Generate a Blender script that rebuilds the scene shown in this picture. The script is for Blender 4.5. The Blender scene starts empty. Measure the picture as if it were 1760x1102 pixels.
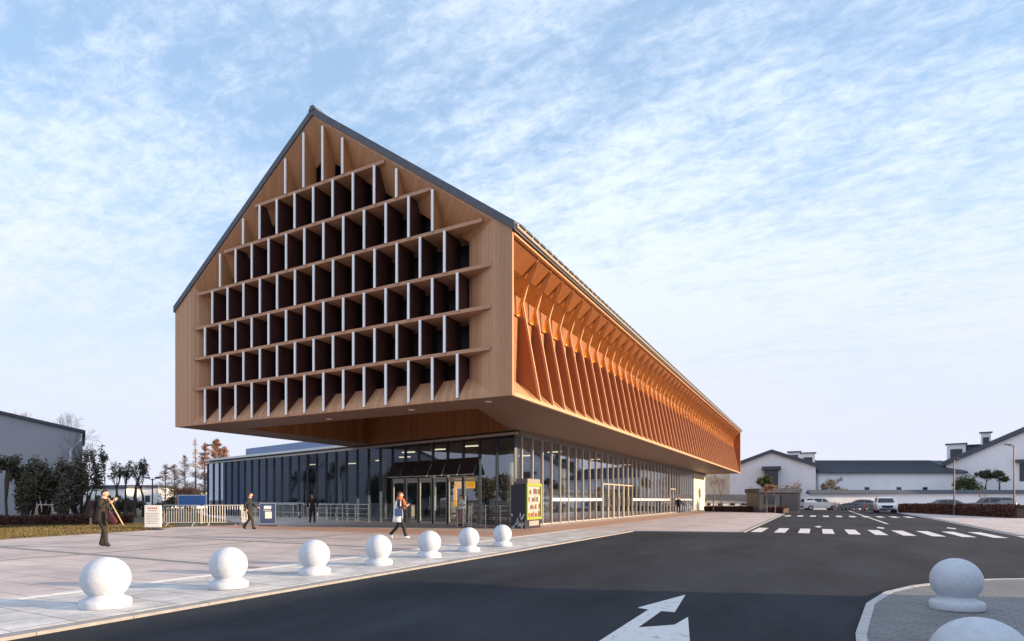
import bpy, bmesh, math, random
from mathutils import Vector, Matrix
random.seed(7)
R = math.radians
scene = bpy.context.scene
col = scene.collection

# ------------------------------------------------------------------ camera, sky, sun, exposure
# World axes: X = to the right along the gable, Y = along the long side of the hall, Z up.
CAMX, CAMY, CAMZ, YAW = 9.131, -17.343, 1.40, 27.7965
cam = bpy.data.cameras.new('camera')
cam.sensor_width = 36; cam.lens = 20.33; cam.shift_y = 0.175
cam.clip_start = 0.05; cam.clip_end = 6000
cam_o = bpy.data.objects.new('camera', cam); col.objects.link(cam_o)
cam_o.location = (CAMX, CAMY, CAMZ); cam_o.rotation_euler = (R(90), 0, R(YAW))
scene.camera = cam_o

SUN_EL = 10.5
SDX, SDY = 0.948, 0.319                      # horizontal direction towards the sun
sun = bpy.data.lights.new('sun', 'SUN'); sun.energy = 4.8; sun.angle = R(0.6); sun.color = (1.0, 0.73, 0.47)
sun_o = bpy.data.objects.new('sun', sun); col.objects.link(sun_o)
sv = Vector((SDX*math.cos(R(SUN_EL)), SDY*math.cos(R(SUN_EL)), math.sin(R(SUN_EL))))
sun_o.rotation_euler = sv.to_track_quat('Z', 'Y').to_euler()
sun_o.location = (60, 20, 30)

world = bpy.data.worlds.new('World'); scene.world = world; world.use_nodes = True
nt = world.node_tree; nt.nodes.clear()
def N(t, **kw):
    n = nt.nodes.new(t)
    for k, v in kw.items(): setattr(n, k, v)
    return n
def L(a, b): nt.links.new(a, b)
def MA(op, a, b=None, c=None, clamp=False):
    n = N('ShaderNodeMath', operation=op, use_clamp=clamp)
    for i, v in enumerate((a, b, c)):
        if v is None: continue
        if isinstance(v, (int, float)): n.inputs[i].default_value = v
        else: L(v, n.inputs[i])
    return n.outputs[0]
sky = N('ShaderNodeTexSky', sky_type='NISHITA'); sky.sun_disc = False
sky.sun_elevation = R(SUN_EL); sky.sun_rotation = math.atan2(SDX, SDY)
sky.air_density = 1.0; sky.dust_density = 0.6; sky.ozone_density = 2.5
tc = N('ShaderNodeTexCoord'); sep = N('ShaderNodeSeparateXYZ'); L(tc.outputs['Generated'], sep.inputs[0])
zz = MA('MAXIMUM', sep.outputs[2], 0.0)
den = MA('ADD', zz, 0.14)
cmb = N('ShaderNodeCombineXYZ'); L(MA('DIVIDE', sep.outputs[0], den), cmb.inputs[0]); L(MA('DIVIDE', sep.outputs[1], den), cmb.inputs[1])
def noise(scale, detail, rough, rot=0, sx=1, sy=1, dist=0.0, off=0.0):
    mp = N('ShaderNodeMapping'); L(cmb.outputs[0], mp.inputs[0])
    mp.inputs['Rotation'].default_value = (0, 0, R(rot)); mp.inputs['Scale'].default_value = (sx, sy, 1)
    mp.inputs['Location'].default_value = (off, off*0.7, 0)
    n = N('ShaderNodeTexNoise', noise_dimensions='2D'); L(mp.outputs[0], n.inputs['Vector'])
    n.inputs['Scale'].default_value = scale; n.inputs['Detail'].default_value = detail
    n.inputs['Roughness'].default_value = rough; n.inputs['Distortion'].default_value = dist
    return n.outputs[0]
FIBROT = 20
BIGOFF = 5.0
big = noise(0.55, 4, 0.55, off=BIGOFF)
mid = noise(5.0, 7, 0.66, rot=70, sx=1.0, sy=1.25, dist=0.25, off=1.0)
fine = noise(17, 6, 0.70, rot=70, sx=1, sy=1.5, dist=0.3)
fib = noise(4.5, 8, 0.68, rot=FIBROT, sx=0.45, sy=2.2, dist=0.25, off=6.0)
m = MA('ADD', MA('MULTIPLY', big, 1.55), MA('ADD', MA('MULTIPLY', mid, 0.45), MA('ADD', MA('MULTIPLY', fine, 0.58), MA('MULTIPLY', fib, 0.55))))
mask = N('ShaderNodeMapRange', interpolation_type='SMOOTHSTEP'); L(m, mask.inputs[0])
mask.inputs[1].default_value = 1.20; mask.inputs[2].default_value = 1.82; mask.inputs[3].default_value = 0.08; mask.inputs[4].default_value = 0.93
# thicker veil towards the horizon
hz = N('ShaderNodeMapRange', interpolation_type='SMOOTHSTEP'); L(zz, hz.inputs[0])
hz.inputs[1].default_value = 0.0; hz.inputs[2].default_value = 0.55; hz.inputs[3].default_value = 0.94; hz.inputs[4].default_value = 0.0
cov = MA('SUBTRACT', 1.0, MA('MULTIPLY', MA('SUBTRACT', 1.0, mask.outputs[0]), MA('SUBTRACT', 1.0, hz.outputs[0])))
blue = N('ShaderNodeMix', data_type='RGBA', blend_type='MULTIPLY'); blue.inputs[0].default_value = 1.0
L(sky.outputs[0], blue.inputs[6]); blue.inputs[7].default_value = (1.0, 1.0, 1.0, 1)
add = N('ShaderNodeMix', data_type='RGBA', blend_type='ADD'); add.inputs[0].default_value = 1.0
L(blue.outputs[2], add.inputs[6]); add.inputs[7].default_value = (2.5, 3.8, 5.5, 1)
shade = N('ShaderNodeMix', data_type='RGBA'); L(MA('MULTIPLY', hz.outputs[0], 1.17), shade.inputs[0])
shade.inputs[6].default_value = (8.3, 9.3, 10.9, 1); shade.inputs[7].default_value = (7.3, 7.55, 8.8, 1)
mixc = N('ShaderNodeMix', data_type='RGBA'); L(cov, mixc.inputs[0]); L(add.outputs[2], mixc.inputs[6]); L(shade.outputs[2], mixc.inputs[7])
bg = N('ShaderNodeBackground'); bg.inputs[1].default_value = 0.057; L(mixc.outputs[2], bg.inputs[0])
wo = N('ShaderNodeOutputWorld'); L(bg.outputs[0], wo.inputs[0])

scene.view_settings.view_transform = 'Standard'; scene.view_settings.look = 'None'
scene.view_settings.gamma = 1.0; scene.view_settings.exposure = 1.0
scene.view_settings.use_curve_mapping = False
scene.render.engine = 'CYCLES'
scene.cycles.max_bounces = 10; scene.cycles.transparent_max_bounces = 24

# ------------------------------------------------------------------ helpers
CA, SA = math.cos(R(YAW)), math.sin(R(YAW))
FPX, HORIZ, MIDX = 994.0, 859.0, 880.0
def C(X, D):                                  # metres to the right / ahead of the viewpoint -> world xy
    return (CAMX + X*CA - D*SA, CAMY + X*SA + D*CA)
def at(px, D):                                # bearing and distance -> world xy
    return C((px-MIDX)/FPX*D, D)
def gp(px, py, z=0.0):                        # spot on the ground
    D = (CAMZ-z)*FPX/(py-HORIZ); return at(px, D)
def hz_at(py, D): return CAMZ + (HORIZ-py)*D/FPX

MATS = {}
def mat(name, color, rough=0.6, var=0.0, scale=8.0, bump=0.0, metal=0.0, spec=0.5, emit=None, estr=1.0, color2=None, stretch=(1,1,1), coat=0.0):
    if name in MATS: return MATS[name]
    m = bpy.data.materials.new(name); m.use_nodes = True; t = m.node_tree; b = t.nodes['Principled BSDF']
    b.inputs['Roughness'].default_value = rough; b.inputs['Metallic'].default_value = metal
    b.inputs['Specular IOR Level'].default_value = spec
    if coat: b.inputs['Coat Weight'].default_value = coat; b.inputs['Coat Roughness'].default_value = 0.08
    c = (*color, 1); b.inputs['Base Color'].default_value = c
    if emit: b.inputs['Emission Color'].default_value = (*emit, 1); b.inputs['Emission Strength'].default_value = estr
    if var or bump:
        tcn = t.nodes.new('ShaderNodeTexCoord'); mp = t.nodes.new('ShaderNodeMapping'); mp.inputs['Scale'].default_value = stretch
        ge = t.nodes.new('ShaderNodeNewGeometry'); t.links.new(ge.outputs['Position'], mp.inputs[0])
        n = t.nodes.new('ShaderNodeTexNoise'); n.inputs['Scale'].default_value = scale; n.inputs['Detail'].default_value = 7; n.inputs['Roughness'].default_value = 0.65
        t.links.new(mp.outputs[0], n.inputs['Vector'])
        if var:
            c2 = color2 or tuple(min(1, x*(1+var)) for x in color); c1 = tuple(x*(1-var) for x in color) if not color2 else color
            mr = t.nodes.new('ShaderNodeMapRange'); mr.inputs[1].default_value = 0.3; mr.inputs[2].default_value = 0.7
            t.links.new(n.outputs[0], mr.inputs[0])
            mx = t.nodes.new('ShaderNodeMix'); mx.data_type = 'RGBA'; mx.inputs[6].default_value = (*c1, 1); mx.inputs[7].default_value = (*c2, 1)
            t.links.new(mr.outputs[0], mx.inputs[0]); t.links.new(mx.outputs[2], b.inputs['Base Color'])
        if bump:
            bp = t.nodes.new('ShaderNodeBump'); bp.inputs['Strength'].default_value = bump; bp.inputs['Distance'].default_value = 0.02
            t.links.new(n.outputs[0], bp.inputs['Height']); t.links.new(bp.outputs[0], b.inputs['Normal'])
    MATS[name] = m; return m

def boards(name, color, width=0.15, axis=(1, 0.6, 0), grain=(9, 9, 0.7), var=0.22, rough=0.55, groove=0.5, tint=None):
    """wood or panel cladding: boards of a given width with grain and grooves"""
    m = bpy.data.materials.new(name); m.use_nodes = True; t = m.node_tree; b = t.nodes['Principled BSDF']
    b.inputs['Roughness'].default_value = rough
    nn = t.nodes.new; lk = t.links.new
    ge = nn('ShaderNodeNewGeometry')
    dot = nn('ShaderNodeVectorMath'); dot.operation = 'DOT_PRODUCT'; lk(ge.outputs['Position'], dot.inputs[0]); dot.inputs[1].default_value = axis
    dv = nn('ShaderNodeMath'); dv.operation = 'DIVIDE'; lk(dot.outputs['Value'], dv.inputs[0]); dv.inputs[1].default_value = width
    fl = nn('ShaderNodeMath'); fl.operation = 'FLOOR'; lk(dv.outputs[0], fl.inputs[0])
    fr = nn('ShaderNodeMath'); fr.operation = 'FRACT'; lk(dv.outputs[0], fr.inputs[0])
    wn = nn('ShaderNodeTexWhiteNoise'); wn.noise_dimensions = '1D'; lk(fl.outputs[0], wn.inputs['W'])
    mp = nn('ShaderNodeMapping'); mp.inputs['Scale'].default_value = grain; lk(ge.outputs['Position'], mp.inputs[0])
    n = nn('ShaderNodeTexNoise'); n.inputs['Scale'].default_value = 2.0; n.inputs['Detail'].default_value = 6; lk(mp.outputs[0], n.inputs['Vector'])
    a = nn('ShaderNodeMath'); a.operation = 'MULTIPLY_ADD'; lk(wn.outputs[0], a.inputs[0]); a.inputs[1].default_value = 0.55
    s = nn('ShaderNodeMath'); s.operation = 'MULTIPLY'; lk(n.outputs[0], s.inputs[0]); s.inputs[1].default_value = 0.5; lk(s.outputs[0], a.inputs[2])
    mx = nn('ShaderNodeMix'); mx.data_type = 'RGBA'
    mx.inputs[6].default_value = (*[c*(1-var) for c in color], 1); c2 = tint or [c*(1+var) for c in color]; mx.inputs[7].default_value = (*c2, 1)
    lk(a.outputs[0], mx.inputs[0])
    gr = nn('ShaderNodeMath'); gr.operation = 'LESS_THAN'; lk(fr.outputs[0], gr.inputs[0]); gr.inputs[1].default_value = 0.07
    mg = nn('ShaderNodeMath'); mg.operation = 'MULTIPLY'; lk(gr.outputs[0], mg.inputs[0]); mg.inputs[1].default_value = groove
    m2 = nn('ShaderNodeMix'); m2.data_type = 'RGBA'; lk(mg.outputs[0], m2.inputs[0]); lk(mx.outputs[2], m2.inputs[6]); m2.inputs[7].default_value = (*[c*0.35 for c in color], 1)
    lk(m2.outputs[2], b.inputs['Base Color'])
    bp = nn('ShaderNodeBump'); bp.inputs['Strength'].default_value = 0.25; bp.inputs['Distance'].default_value = 0.01; bp.invert = True
    lk(gr.outputs[0], bp.inputs['Height']); lk(bp.outputs[0], b.inputs['Normal'])
    MATS[name] = m; return m

def glass(name, tint, refl=1.0):
    m = bpy.data.materials.new(name); m.use_nodes = True; t = m.node_tree; t.nodes.clear()
    nn = t.nodes.new; lk = t.links.new
    lw = nn('ShaderNodeLayerWeight'); lw.inputs[0].default_value = 0.5
    p = nn('ShaderNodeMath'); p.operation = 'POWER'; lk(lw.outputs['Facing'], p.inputs[0]); p.inputs[1].default_value = 4.0
    k = nn('ShaderNodeMath'); k.operation = 'MULTIPLY_ADD'; lk(p.outputs[0], k.inputs[0]); k.inputs[1].default_value = 0.9*refl; k.inputs[2].default_value = 0.07*refl; k.use_clamp = True
    tr = nn('ShaderNodeBsdfTransparent'); tr.inputs[0].default_value = (*tint, 1)
    gl = nn('ShaderNodeBsdfGlossy'); gl.inputs['Roughness'].default_value = 0.01; gl.inputs[0].default_value = (0.9, 0.93, 1.0, 1)
    mx = nn('ShaderNodeMixShader'); lk(k.outputs[0], mx.inputs[0]); lk(tr.outputs[0], mx.inputs[1]); lk(gl.outputs[0], mx.inputs[2])
    o = nn('ShaderNodeOutputMaterial'); lk(mx.outputs[0], o.inputs[0])
    MATS[name] = m; return m

def paving(name, c1, c2, mortar, w, h, msize=0.012, rough=0.75, blot=0.25, rot=0.0, bscale=0.5):
    m = bpy.data.materials.new(name); m.use_nodes = True; t = m.node_tree; b = t.nodes['Principled BSDF']
    nn = t.nodes.new; lk = t.links.new
    ge = nn('ShaderNodeNewGeometry'); mp = nn('ShaderNodeMapping'); lk(ge.outputs['Position'], mp.inputs[0]); mp.inputs['Rotation'].default_value = (0, 0, R(rot))
    br = nn('ShaderNodeTexBrick'); lk(mp.outputs[0], br.inputs['Vector'])
    br.inputs['Color1'].default_value = (*c1, 1); br.inputs['Color2'].default_value = (*c2, 1); br.inputs['Mortar'].default_value = (*mortar, 1)
    br.inputs['Scale'].default_value = 1.0; br.inputs['Mortar Size'].default_value = msize; br.inputs['Brick Width'].default_value = w; br.inputs['Row Height'].default_value = h
    n = nn('ShaderNodeTexNoise'); n.inputs['Scale'].default_value = bscale; n.inputs['Detail'].default_value = 9; n.inputs['Roughness'].default_value = 0.7; lk(ge.outputs['Position'], n.inputs['Vector'])
    mr = nn('ShaderNodeMapRange'); lk(n.outputs[0], mr.inputs[0]); mr.inputs[1].default_value = 0.3; mr.inputs[2].default_value = 0.7; mr.inputs[3].default_value = 1-blot; mr.inputs[4].default_value = 1+blot*0.5
    mx = nn('ShaderNodeMix'); mx.data_type = 'RGBA'; mx.blend_type = 'MULTIPLY'; mx.inputs[0].default_value = 1; lk(br.outputs['Color'], mx.inputs[6]); lk(mr.outputs[0], mx.inputs[7])
    n2 = nn('ShaderNodeTexNoise'); n2.inputs['Scale'].default_value = 60; n2.inputs['Detail'].default_value = 4; lk(ge.outputs['Position'], n2.inputs['Vector'])
    mr2 = nn('ShaderNodeMapRange'); lk(n2.outputs[0], mr2.inputs[0]); mr2.inputs[3].default_value = 0.8; mr2.inputs[4].default_value = 1.2
    m3 = nn('ShaderNodeMix'); m3.data_type = 'RGBA'; m3.blend_type = 'MULTIPLY'; m3.inputs[0].default_value = 1; lk(mx.outputs[2], m3.inputs[6]); lk(mr2.outputs[0], m3.inputs[7])
    lk(m3.outputs[2], b.inputs['Base Color']); b.inputs['Roughness'].default_value = rough
    bp = nn('ShaderNodeBump'); bp.inputs['Strength'].default_value = 0.3; bp.inputs['Distance'].default_value = 0.01; bp.invert = True
    lk(br.outputs['Fac'], bp.inputs['Height']); lk(bp.outputs[0], b.inputs['Normal'])
    MATS[name] = m; return m

class MB:
    """collects shapes into one mesh"""
    def __init__(s): s.v = []; s.f = []; s.mi = []; s.cur = 0; s.smooth = False
    def add(s, vs, fs):
        o = len(s.v); s.v += [tuple(v) for v in vs]; s.f += [tuple(i+o for i in f) for f in fs]; s.mi += [s.cur]*len(fs); return s
    def box(s, x0, x1, y0, y1, z0, z1):
        return s.add([(x0,y0,z0),(x1,y0,z0),(x1,y1,z0),(x0,y1,z0),(x0,y0,z1),(x1,y0,z1),(x1,y1,z1),(x0,y1,z1)],
              [(0,3,2,1),(4,5,6,7),(0,1,5,4),(1,2,6,5),(2,3,7,6),(3,0,4,7)])
    def poly(s, pts): return s.add(pts, [tuple(range(len(pts)))])
    def prism(s, pts, d):                      # polygon (3-D points) pushed along vector d
        n = len(pts); top = [tuple(p[i]+d[i] for i in range(3)) for p in pts]
        return s.add(list(pts)+top, [tuple(range(n))[::-1], tuple(range(n, 2*n))] + [(i, (i+1) % n, n+(i+1) % n, n+i) for i in range(n)])
    def beam(s, a, b, w, h=None, up=(0,0,1)):  # bar with a rectangular section between two points
        h = h or w; a, b = Vector(a), Vector(b); d = (b-a).normalized(); up = Vector(up)
        if abs(d.dot(up)) > 0.99: up = Vector((1,0,0))
        sx = d.cross(up).normalized()*(w/2); sy = sx.cross(d).normalized()*(h/2)
        c = [sx+sy, -sx+sy, -sx-sy, sx-sy]
        return s.add([a+q for q in c]+[b+q for q in c], [(0,1,2,3),(7,6,5,4)]+[(i,(i+1)%4+0,(i+1)%4+4,i+4)[::-1] for i in range(4)])
    def tube(s, pts, radii, n=6, cap=True):
        pts = [Vector(p) for p in pts]; o = len(s.v); k = len(pts)
        for i, p in enumerate(pts):
            d = (pts[min(i+1, k-1)]-pts[max(i-1, 0)]).normalized()
            up = Vector((0,0,1)) if abs(d.z) < 0.9 else Vector((1,0,0))
            a = d.cross(up).normalized(); b = d.cross(a)
            r = radii[i] if isinstance(radii, (list, tuple)) else radii
            for j in range(n):
                t = 2*math.pi*j/n; s.v.append(tuple(p + a*(r*math.cos(t)) + b*(r*math.sin(t))))
        fs = []
        for i in range(k-1):
            for j in range(n):
                j2 = (j+1) % n; fs.append((o+i*n+j, o+i*n+j2, o+(i+1)*n+j2, o+(i+1)*n+j))
        if cap: fs.append(tuple(o+j for j in range(n))[::-1]); fs.append(tuple(o+(k-1)*n+j for j in range(n)))
        s.f += fs; s.mi += [s.cur]*len(fs); return s
    def lathe(s, prof, n=24, c=(0,0,0), sx=1, sy=1):
        o = len(s.v); k = len(prof)
        for r, z in prof:
            for j in range(n):
                t = 2*math.pi*j/n; s.v.append((c[0]+sx*r*math.cos(t), c[1]+sy*r*math.sin(t), c[2]+z))
        fs = []
        for i in range(k-1):
            for j in range(n):
                j2 = (j+1) % n; fs.append((o+i*n+j, o+i*n+j2, o+(i+1)*n+j2, o+(i+1)*n+j))
        fs.append(tuple(o+j for j in range(n))[::-1]); fs.append(tuple(o+(k-1)*n+j for j in range(n)))
        s.f += fs; s.mi += [s.cur]*len(fs); return s
    def build(s, name, mats, parent=None, loc=None, rz=None, smooth=False, bevel=0.0):
        me = bpy.data.meshes.new(name); me.from_pydata(s.v, [], s.f); 
        for m in (mats if isinstance(mats, (list, tuple)) else [mats]): me.materials.append(MATS[m] if isinstance(m, str) else m)
        if any(s.mi): me.polygons.foreach_set('material_index', s.mi)
        if smooth: me.polygons.foreach_set('use_smooth', [True]*len(me.polygons))
        me.update()
        o = bpy.data.objects.new(name, me); col.objects.link(o)
        if parent: o.parent = parent
        if loc is not None: o.location = loc
        if rz is not None: o.rotation_euler = (0, 0, rz)
        if bevel:
            b = o.modifiers.new('bevel', 'BEVEL'); b.width = bevel; b.segments = 2; b.limit_method = 'ANGLE'
        return o
def tag(o, label=None, cat=None, group=None, kind=None):
    if label: o['label'] = label
    if cat: o['category'] = cat
    if group: o['group'] = group
    if kind: o['kind'] = kind
    return o
def empty(name, loc=(0,0,0), rz=0, label=None, cat=None, group=None):
    o = bpy.data.objects.new(name, None); col.objects.link(o); o.location = loc; o.rotation_euler = (0,0,rz); o.empty_display_size = 0.3
    return tag(o, label, cat, group)
KIDS = {}
def kids(o): return [c for c in bpy.data.objects if c.parent == o]
def copy_tree(o, parent=None, label=None, loc=None, rz=None, scale=None):
    c = o.copy(); col.objects.link(c); c.parent = parent
    if label: c['label'] = label
    if loc is not None: c.location = loc
    if rz is not None: c.rotation_euler = (0,0,rz)
    if scale is not None: c.scale = (scale,)*3
    for ch in kids(o): copy_tree(ch, c)
    return c
def dup(o, parent=None, loc=None):            # linked copy of a single mesh object
    c = o.copy(); col.objects.link(c)
    if parent is not None: c.parent = parent
    if loc is not None: c.location = loc
    return c

# ------------------------------------------------------------------ materials
boards('gable_wood', (0.50, 0.25, 0.125), 0.16, (1, 0.35, 0), var=0.24, tint=(0.61, 0.335, 0.19))
boards('reveal_wood', (0.46, 0.22, 0.10), 0.16, (0.7, 1, 0), var=0.16)
boards('shelf_wood', (0.48, 0.25, 0.145), 0.3, (1, 0, 0), grain=(0.7, 9, 9), var=0.15, groove=0.1)
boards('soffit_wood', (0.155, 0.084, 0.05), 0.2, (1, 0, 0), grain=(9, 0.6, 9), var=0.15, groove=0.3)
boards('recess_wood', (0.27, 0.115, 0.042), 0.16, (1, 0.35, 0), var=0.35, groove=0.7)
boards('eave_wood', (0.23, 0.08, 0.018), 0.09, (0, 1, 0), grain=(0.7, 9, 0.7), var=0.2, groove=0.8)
boards('side_panel', (0.315, 0.10, 0.030), 0.05, (1, 0, 0.25), var=0.12, groove=0.25)
mat('fin_deep_shade', (0.03, 0.016, 0.016), 0.4, var=0.3, scale=3)  # rear of the fins, darker still to deepen the shade in the cells
mat('fin_shaded', (0.058, 0.021, 0.017), 0.5, var=0.35, scale=3, stretch=(4, 4, 0.6))  # shade of the deep cells put into the wood colour
mat('led', (0.9,0.6,0.2), 0.5, emit=(1.0,0.50,0.10), estr=12.0)
mat('rib_gold', (0.58, 0.26, 0.05), 0.45, var=0.12, scale=3)
mat('edge_wood', (0.52, 0.29, 0.15), 0.5, var=0.1, scale=3)
mat('sill_wood', (0.46, 0.25, 0.12), 0.55, var=0.12, scale=2)
mat('cap_metal', (0.95, 0.95, 0.96), 0.5, var=0.04, scale=4)
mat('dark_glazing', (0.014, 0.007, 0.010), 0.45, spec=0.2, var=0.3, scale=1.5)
mat('vent_glass', (0.10, 0.11, 0.12), 0.08, metal=0.7)
mat('roof_slate', (0.085, 0.095, 0.12), 0.6, var=0.25, scale=5, bump=0.2)
mat('gutter', (0.28, 0.25, 0.21), 0.5, var=0.1)
mat('white_fascia', (0.72, 0.74, 0.78), 0.5, var=0.05)
mat('blue_roof', (0.16, 0.22, 0.36), 0.5, var=0.12, scale=1.5)
mat('mullion', (0.50, 0.48, 0.45), 0.4, var=0.08, metal=0.2)
mat('mullion_dark', (0.05, 0.055, 0.065), 0.35, metal=0.3, var=0.1)
mat('door_frame', (0.46, 0.42, 0.36), 0.4, var=0.08, metal=0.3)
mat('head_beam', (0.17, 0.15, 0.14), 0.5, var=0.1)
mat('head_light', (0.42, 0.38, 0.35), 0.5, var=0.1)
mat('cream_wall', (0.74, 0.66, 0.50), 0.8, var=0.06, scale=3, bump=0.1)
mat('int_dark', (0.18, 0.18, 0.20), 0.7, var=0.3, scale=1.0)
mat('int_mid', (0.26, 0.24, 0.22), 0.7, var=0.3, scale=0.7)
mat('int_floor', (0.16, 0.15, 0.145), 0.3, var=0.15)
mat('int_white', (0.62, 0.58, 0.46), 0.6, var=0.05)
mat('int_orange', (0.8, 0.35, 0.03), 0.5, emit=(1.0, 0.42, 0.03), estr=0.55)
mat('int_lamp', (0.9, 0.8, 0.5), 0.5, emit=(1.0, 0.80, 0.45), estr=1.3)
mat('mirrored_sky_blue', (0.10, 0.19, 0.30), 0.6, var=0.3, scale=1.2)  # colour standing in for sky mirrored in the end panes
mat('frost', (0.78, 0.82, 0.88), 0.5, var=0.05)
glass('pane_glass', (0.76, 0.80, 0.83), 1.5)
glass('pane_dark', (0.66, 0.73, 0.80), 2.0)
glass('pane_sky_tint', (0.45, 0.66, 0.85), 1.6)  # tint imitating the sky reflection in the end bays
paving('plaza_stone', (0.50, 0.435, 0.43), (0.55, 0.475, 0.46), (0.24, 0.21, 0.205), 0.9, 0.6, 0.012, blot=0.34)
paving('strip_stone', (0.54, 0.53, 0.53), (0.60, 0.59, 0.59), (0.28, 0.275, 0.275), 0.6, 0.6, 0.012, blot=0.5, bscale=1.3)
paving('island_brick', (0.15, 0.155, 0.165), (0.19, 0.195, 0.205), (0.11, 0.11, 0.115), 0.22, 0.11, 0.010, blot=0.25, rot=28)
mat('light_stone', (0.66, 0.64, 0.62), 0.7, var=0.1, scale=6)
mat('dark_stone', (0.20, 0.195, 0.20), 0.7, var=0.15, scale=5)
mat('red_paver', (0.44, 0.27, 0.21), 0.8, var=0.15, scale=3, bump=0.2)
mat('kerb_stone', (0.27, 0.265, 0.265), 0.75, var=0.18, scale=6, bump=0.2)
mat('kerb_pale', (0.40, 0.40, 0.41), 0.7, var=0.2, scale=6)
mat('road_paint', (0.16, 0.16, 0.17), 0.75, var=0.5, scale=7, color2=(0.62, 0.62, 0.63), bump=0.2)
_t = MATS['road_paint'].node_tree
for _n in _t.nodes:
    if _n.type == 'MAP_RANGE': _n.inputs[1].default_value = 0.30; _n.inputs[2].default_value = 0.43
mat('bollard_stone', (0.44, 0.48, 0.54), 0.7, var=0.2, scale=16, bump=0.25, color2=(0.53, 0.58, 0.66))
mat('ground_soil', (0.11, 0.105, 0.075), 0.95, var=0.3, scale=0.4)
mat('lawn_soil', (0.11, 0.085, 0.04), 0.95, var=0.4, scale=1.6, bump=0.4)
mat('plaster', (0.78, 0.80, 0.84), 0.85, var=0.05, scale=0.7)
mat('plaster_cream', (0.72, 0.60, 0.48), 0.85, var=0.06, scale=0.8)
mat('grey_plaster', (0.36, 0.37, 0.42), 0.85, var=0.07, scale=0.5)
mat('tile_dark', (0.07, 0.08, 0.105), 0.7, var=0.25, scale=3)
mat('booth_dark', (0.045, 0.05, 0.065), 0.5, var=0.2, scale=2)
mat('window_dark', (0.03, 0.035, 0.05), 0.15)
mat('steel', (0.55, 0.54, 0.53), 0.3, var=0.08, metal=0.85)
mat('barrier_steel', (0.60, 0.59, 0.57), 0.45, var=0.1, metal=0.4)
mat('pole_paint', (0.06, 0.07, 0.10), 0.5, var=0.1)
mat('navy', (0.018, 0.020, 0.035), 0.4, var=0.1)
mat('shelf_white', (0.34,0.33,0.32), 0.5, var=0.1)
mat('lime', (0.26, 0.31, 0.02), 0.45, var=0.05)
mat('white_panel', (0.80, 0.79, 0.76), 0.5, var=0.04)
mat('print_grey', (0.25, 0.25, 0.27), 0.6)
mat('print_red', (0.45, 0.10, 0.06), 0.6)
mat('poster_blue', (0.035, 0.07, 0.16), 0.5, var=0.2)
mat('board_blue', (0.10, 0.22, 0.55), 0.5, var=0.15)

# ------------------------------------------------------------------ the ground
ZR = -0.035                                     # level of the carriageway
def structure(o): o['kind'] = 'structure'; return o
g = MB().poly([(-1500,-1500,-0.14),(1500,-1500,-0.14),(1500,2500,-0.14),(-1500,2500,-0.14)])
structure(g.build('ground', 'ground_soil'))

def asphalt():
    m = bpy.data.materials.new('asphalt'); m.use_nodes = True; t = m.node_tree; b = t.nodes['Principled BSDF']; nn = t.nodes.new; lk = t.links.new
    ge = nn('ShaderNodeNewGeometry')
    n1 = nn('ShaderNodeTexNoise'); n1.inputs['Scale'].default_value = 55; n1.inputs['Detail'].default_value = 6; lk(ge.outputs['Position'], n1.inputs['Vector'])
    mp = nn('ShaderNodeMapping'); mp.inputs['Scale'].default_value = (1, 0.35, 1); mp.inputs['Rotation'].default_value = (0, 0, 0.5); lk(ge.outputs['Position'], mp.inputs[0])
    n2 = nn('ShaderNodeTexNoise'); n2.inputs['Scale'].default_value = 0.45; n2.inputs['Detail'].default_value = 8; n2.inputs['Roughness'].default_value = 0.65; lk(mp.outputs[0], n2.inputs['Vector'])
    r1 = nn('ShaderNodeMapRange'); lk(n2.outputs[0], r1.inputs[0]); r1.inputs[1].default_value = 0.3; r1.inputs[2].default_value = 0.7; r1.inputs[3].default_value = 0.55; r1.inputs[4].default_value = 1.45
    r2 = nn('ShaderNodeMapRange'); lk(n1.outputs[0], r2.inputs[0]); r2.inputs[1].default_value = 0.3; r2.inputs[2].default_value = 0.7; r2.inputs[3].default_value = 0.5; r2.inputs[4].default_value = 1.6
    mu = nn('ShaderNodeMath'); mu.operation = 'MULTIPLY'; lk(r1.outputs[0], mu.inputs[0]); lk(r2.outputs[0], mu.inputs[1])
    mx = nn('ShaderNodeMix'); mx.data_type = 'RGBA'; mx.blend_type = 'MULTIPLY'; mx.inputs[0].default_value = 1; mx.inputs[6].default_value = (0.026, 0.030, 0.038, 1); lk(mu.outputs[0], mx.inputs[7])
    lk(mx.outputs[2], b.inputs['Base Color']); b.inputs['Roughness'].default_value = 0.9; b.inputs['Specular IOR Level'].default_value = 0.12
    bp = nn('ShaderNodeBump'); bp.inputs['Strength'].default_value = 0.5; bp.inputs['Distance'].default_value = 0.006; lk(n1.outputs[0], bp.inputs['Height']); lk(bp.outputs[0], b.inputs['Normal'])
    MATS['asphalt'] = m
asphalt()
road = MB().poly([(-60,-60,ZR),(90,-60,ZR),(90,10,ZR),(90,120,ZR),(1.2,120,ZR),(1.2,-20,ZR),(-60,-20,ZR)])
road_o = structure(road.build('road', 'asphalt'))

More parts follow.
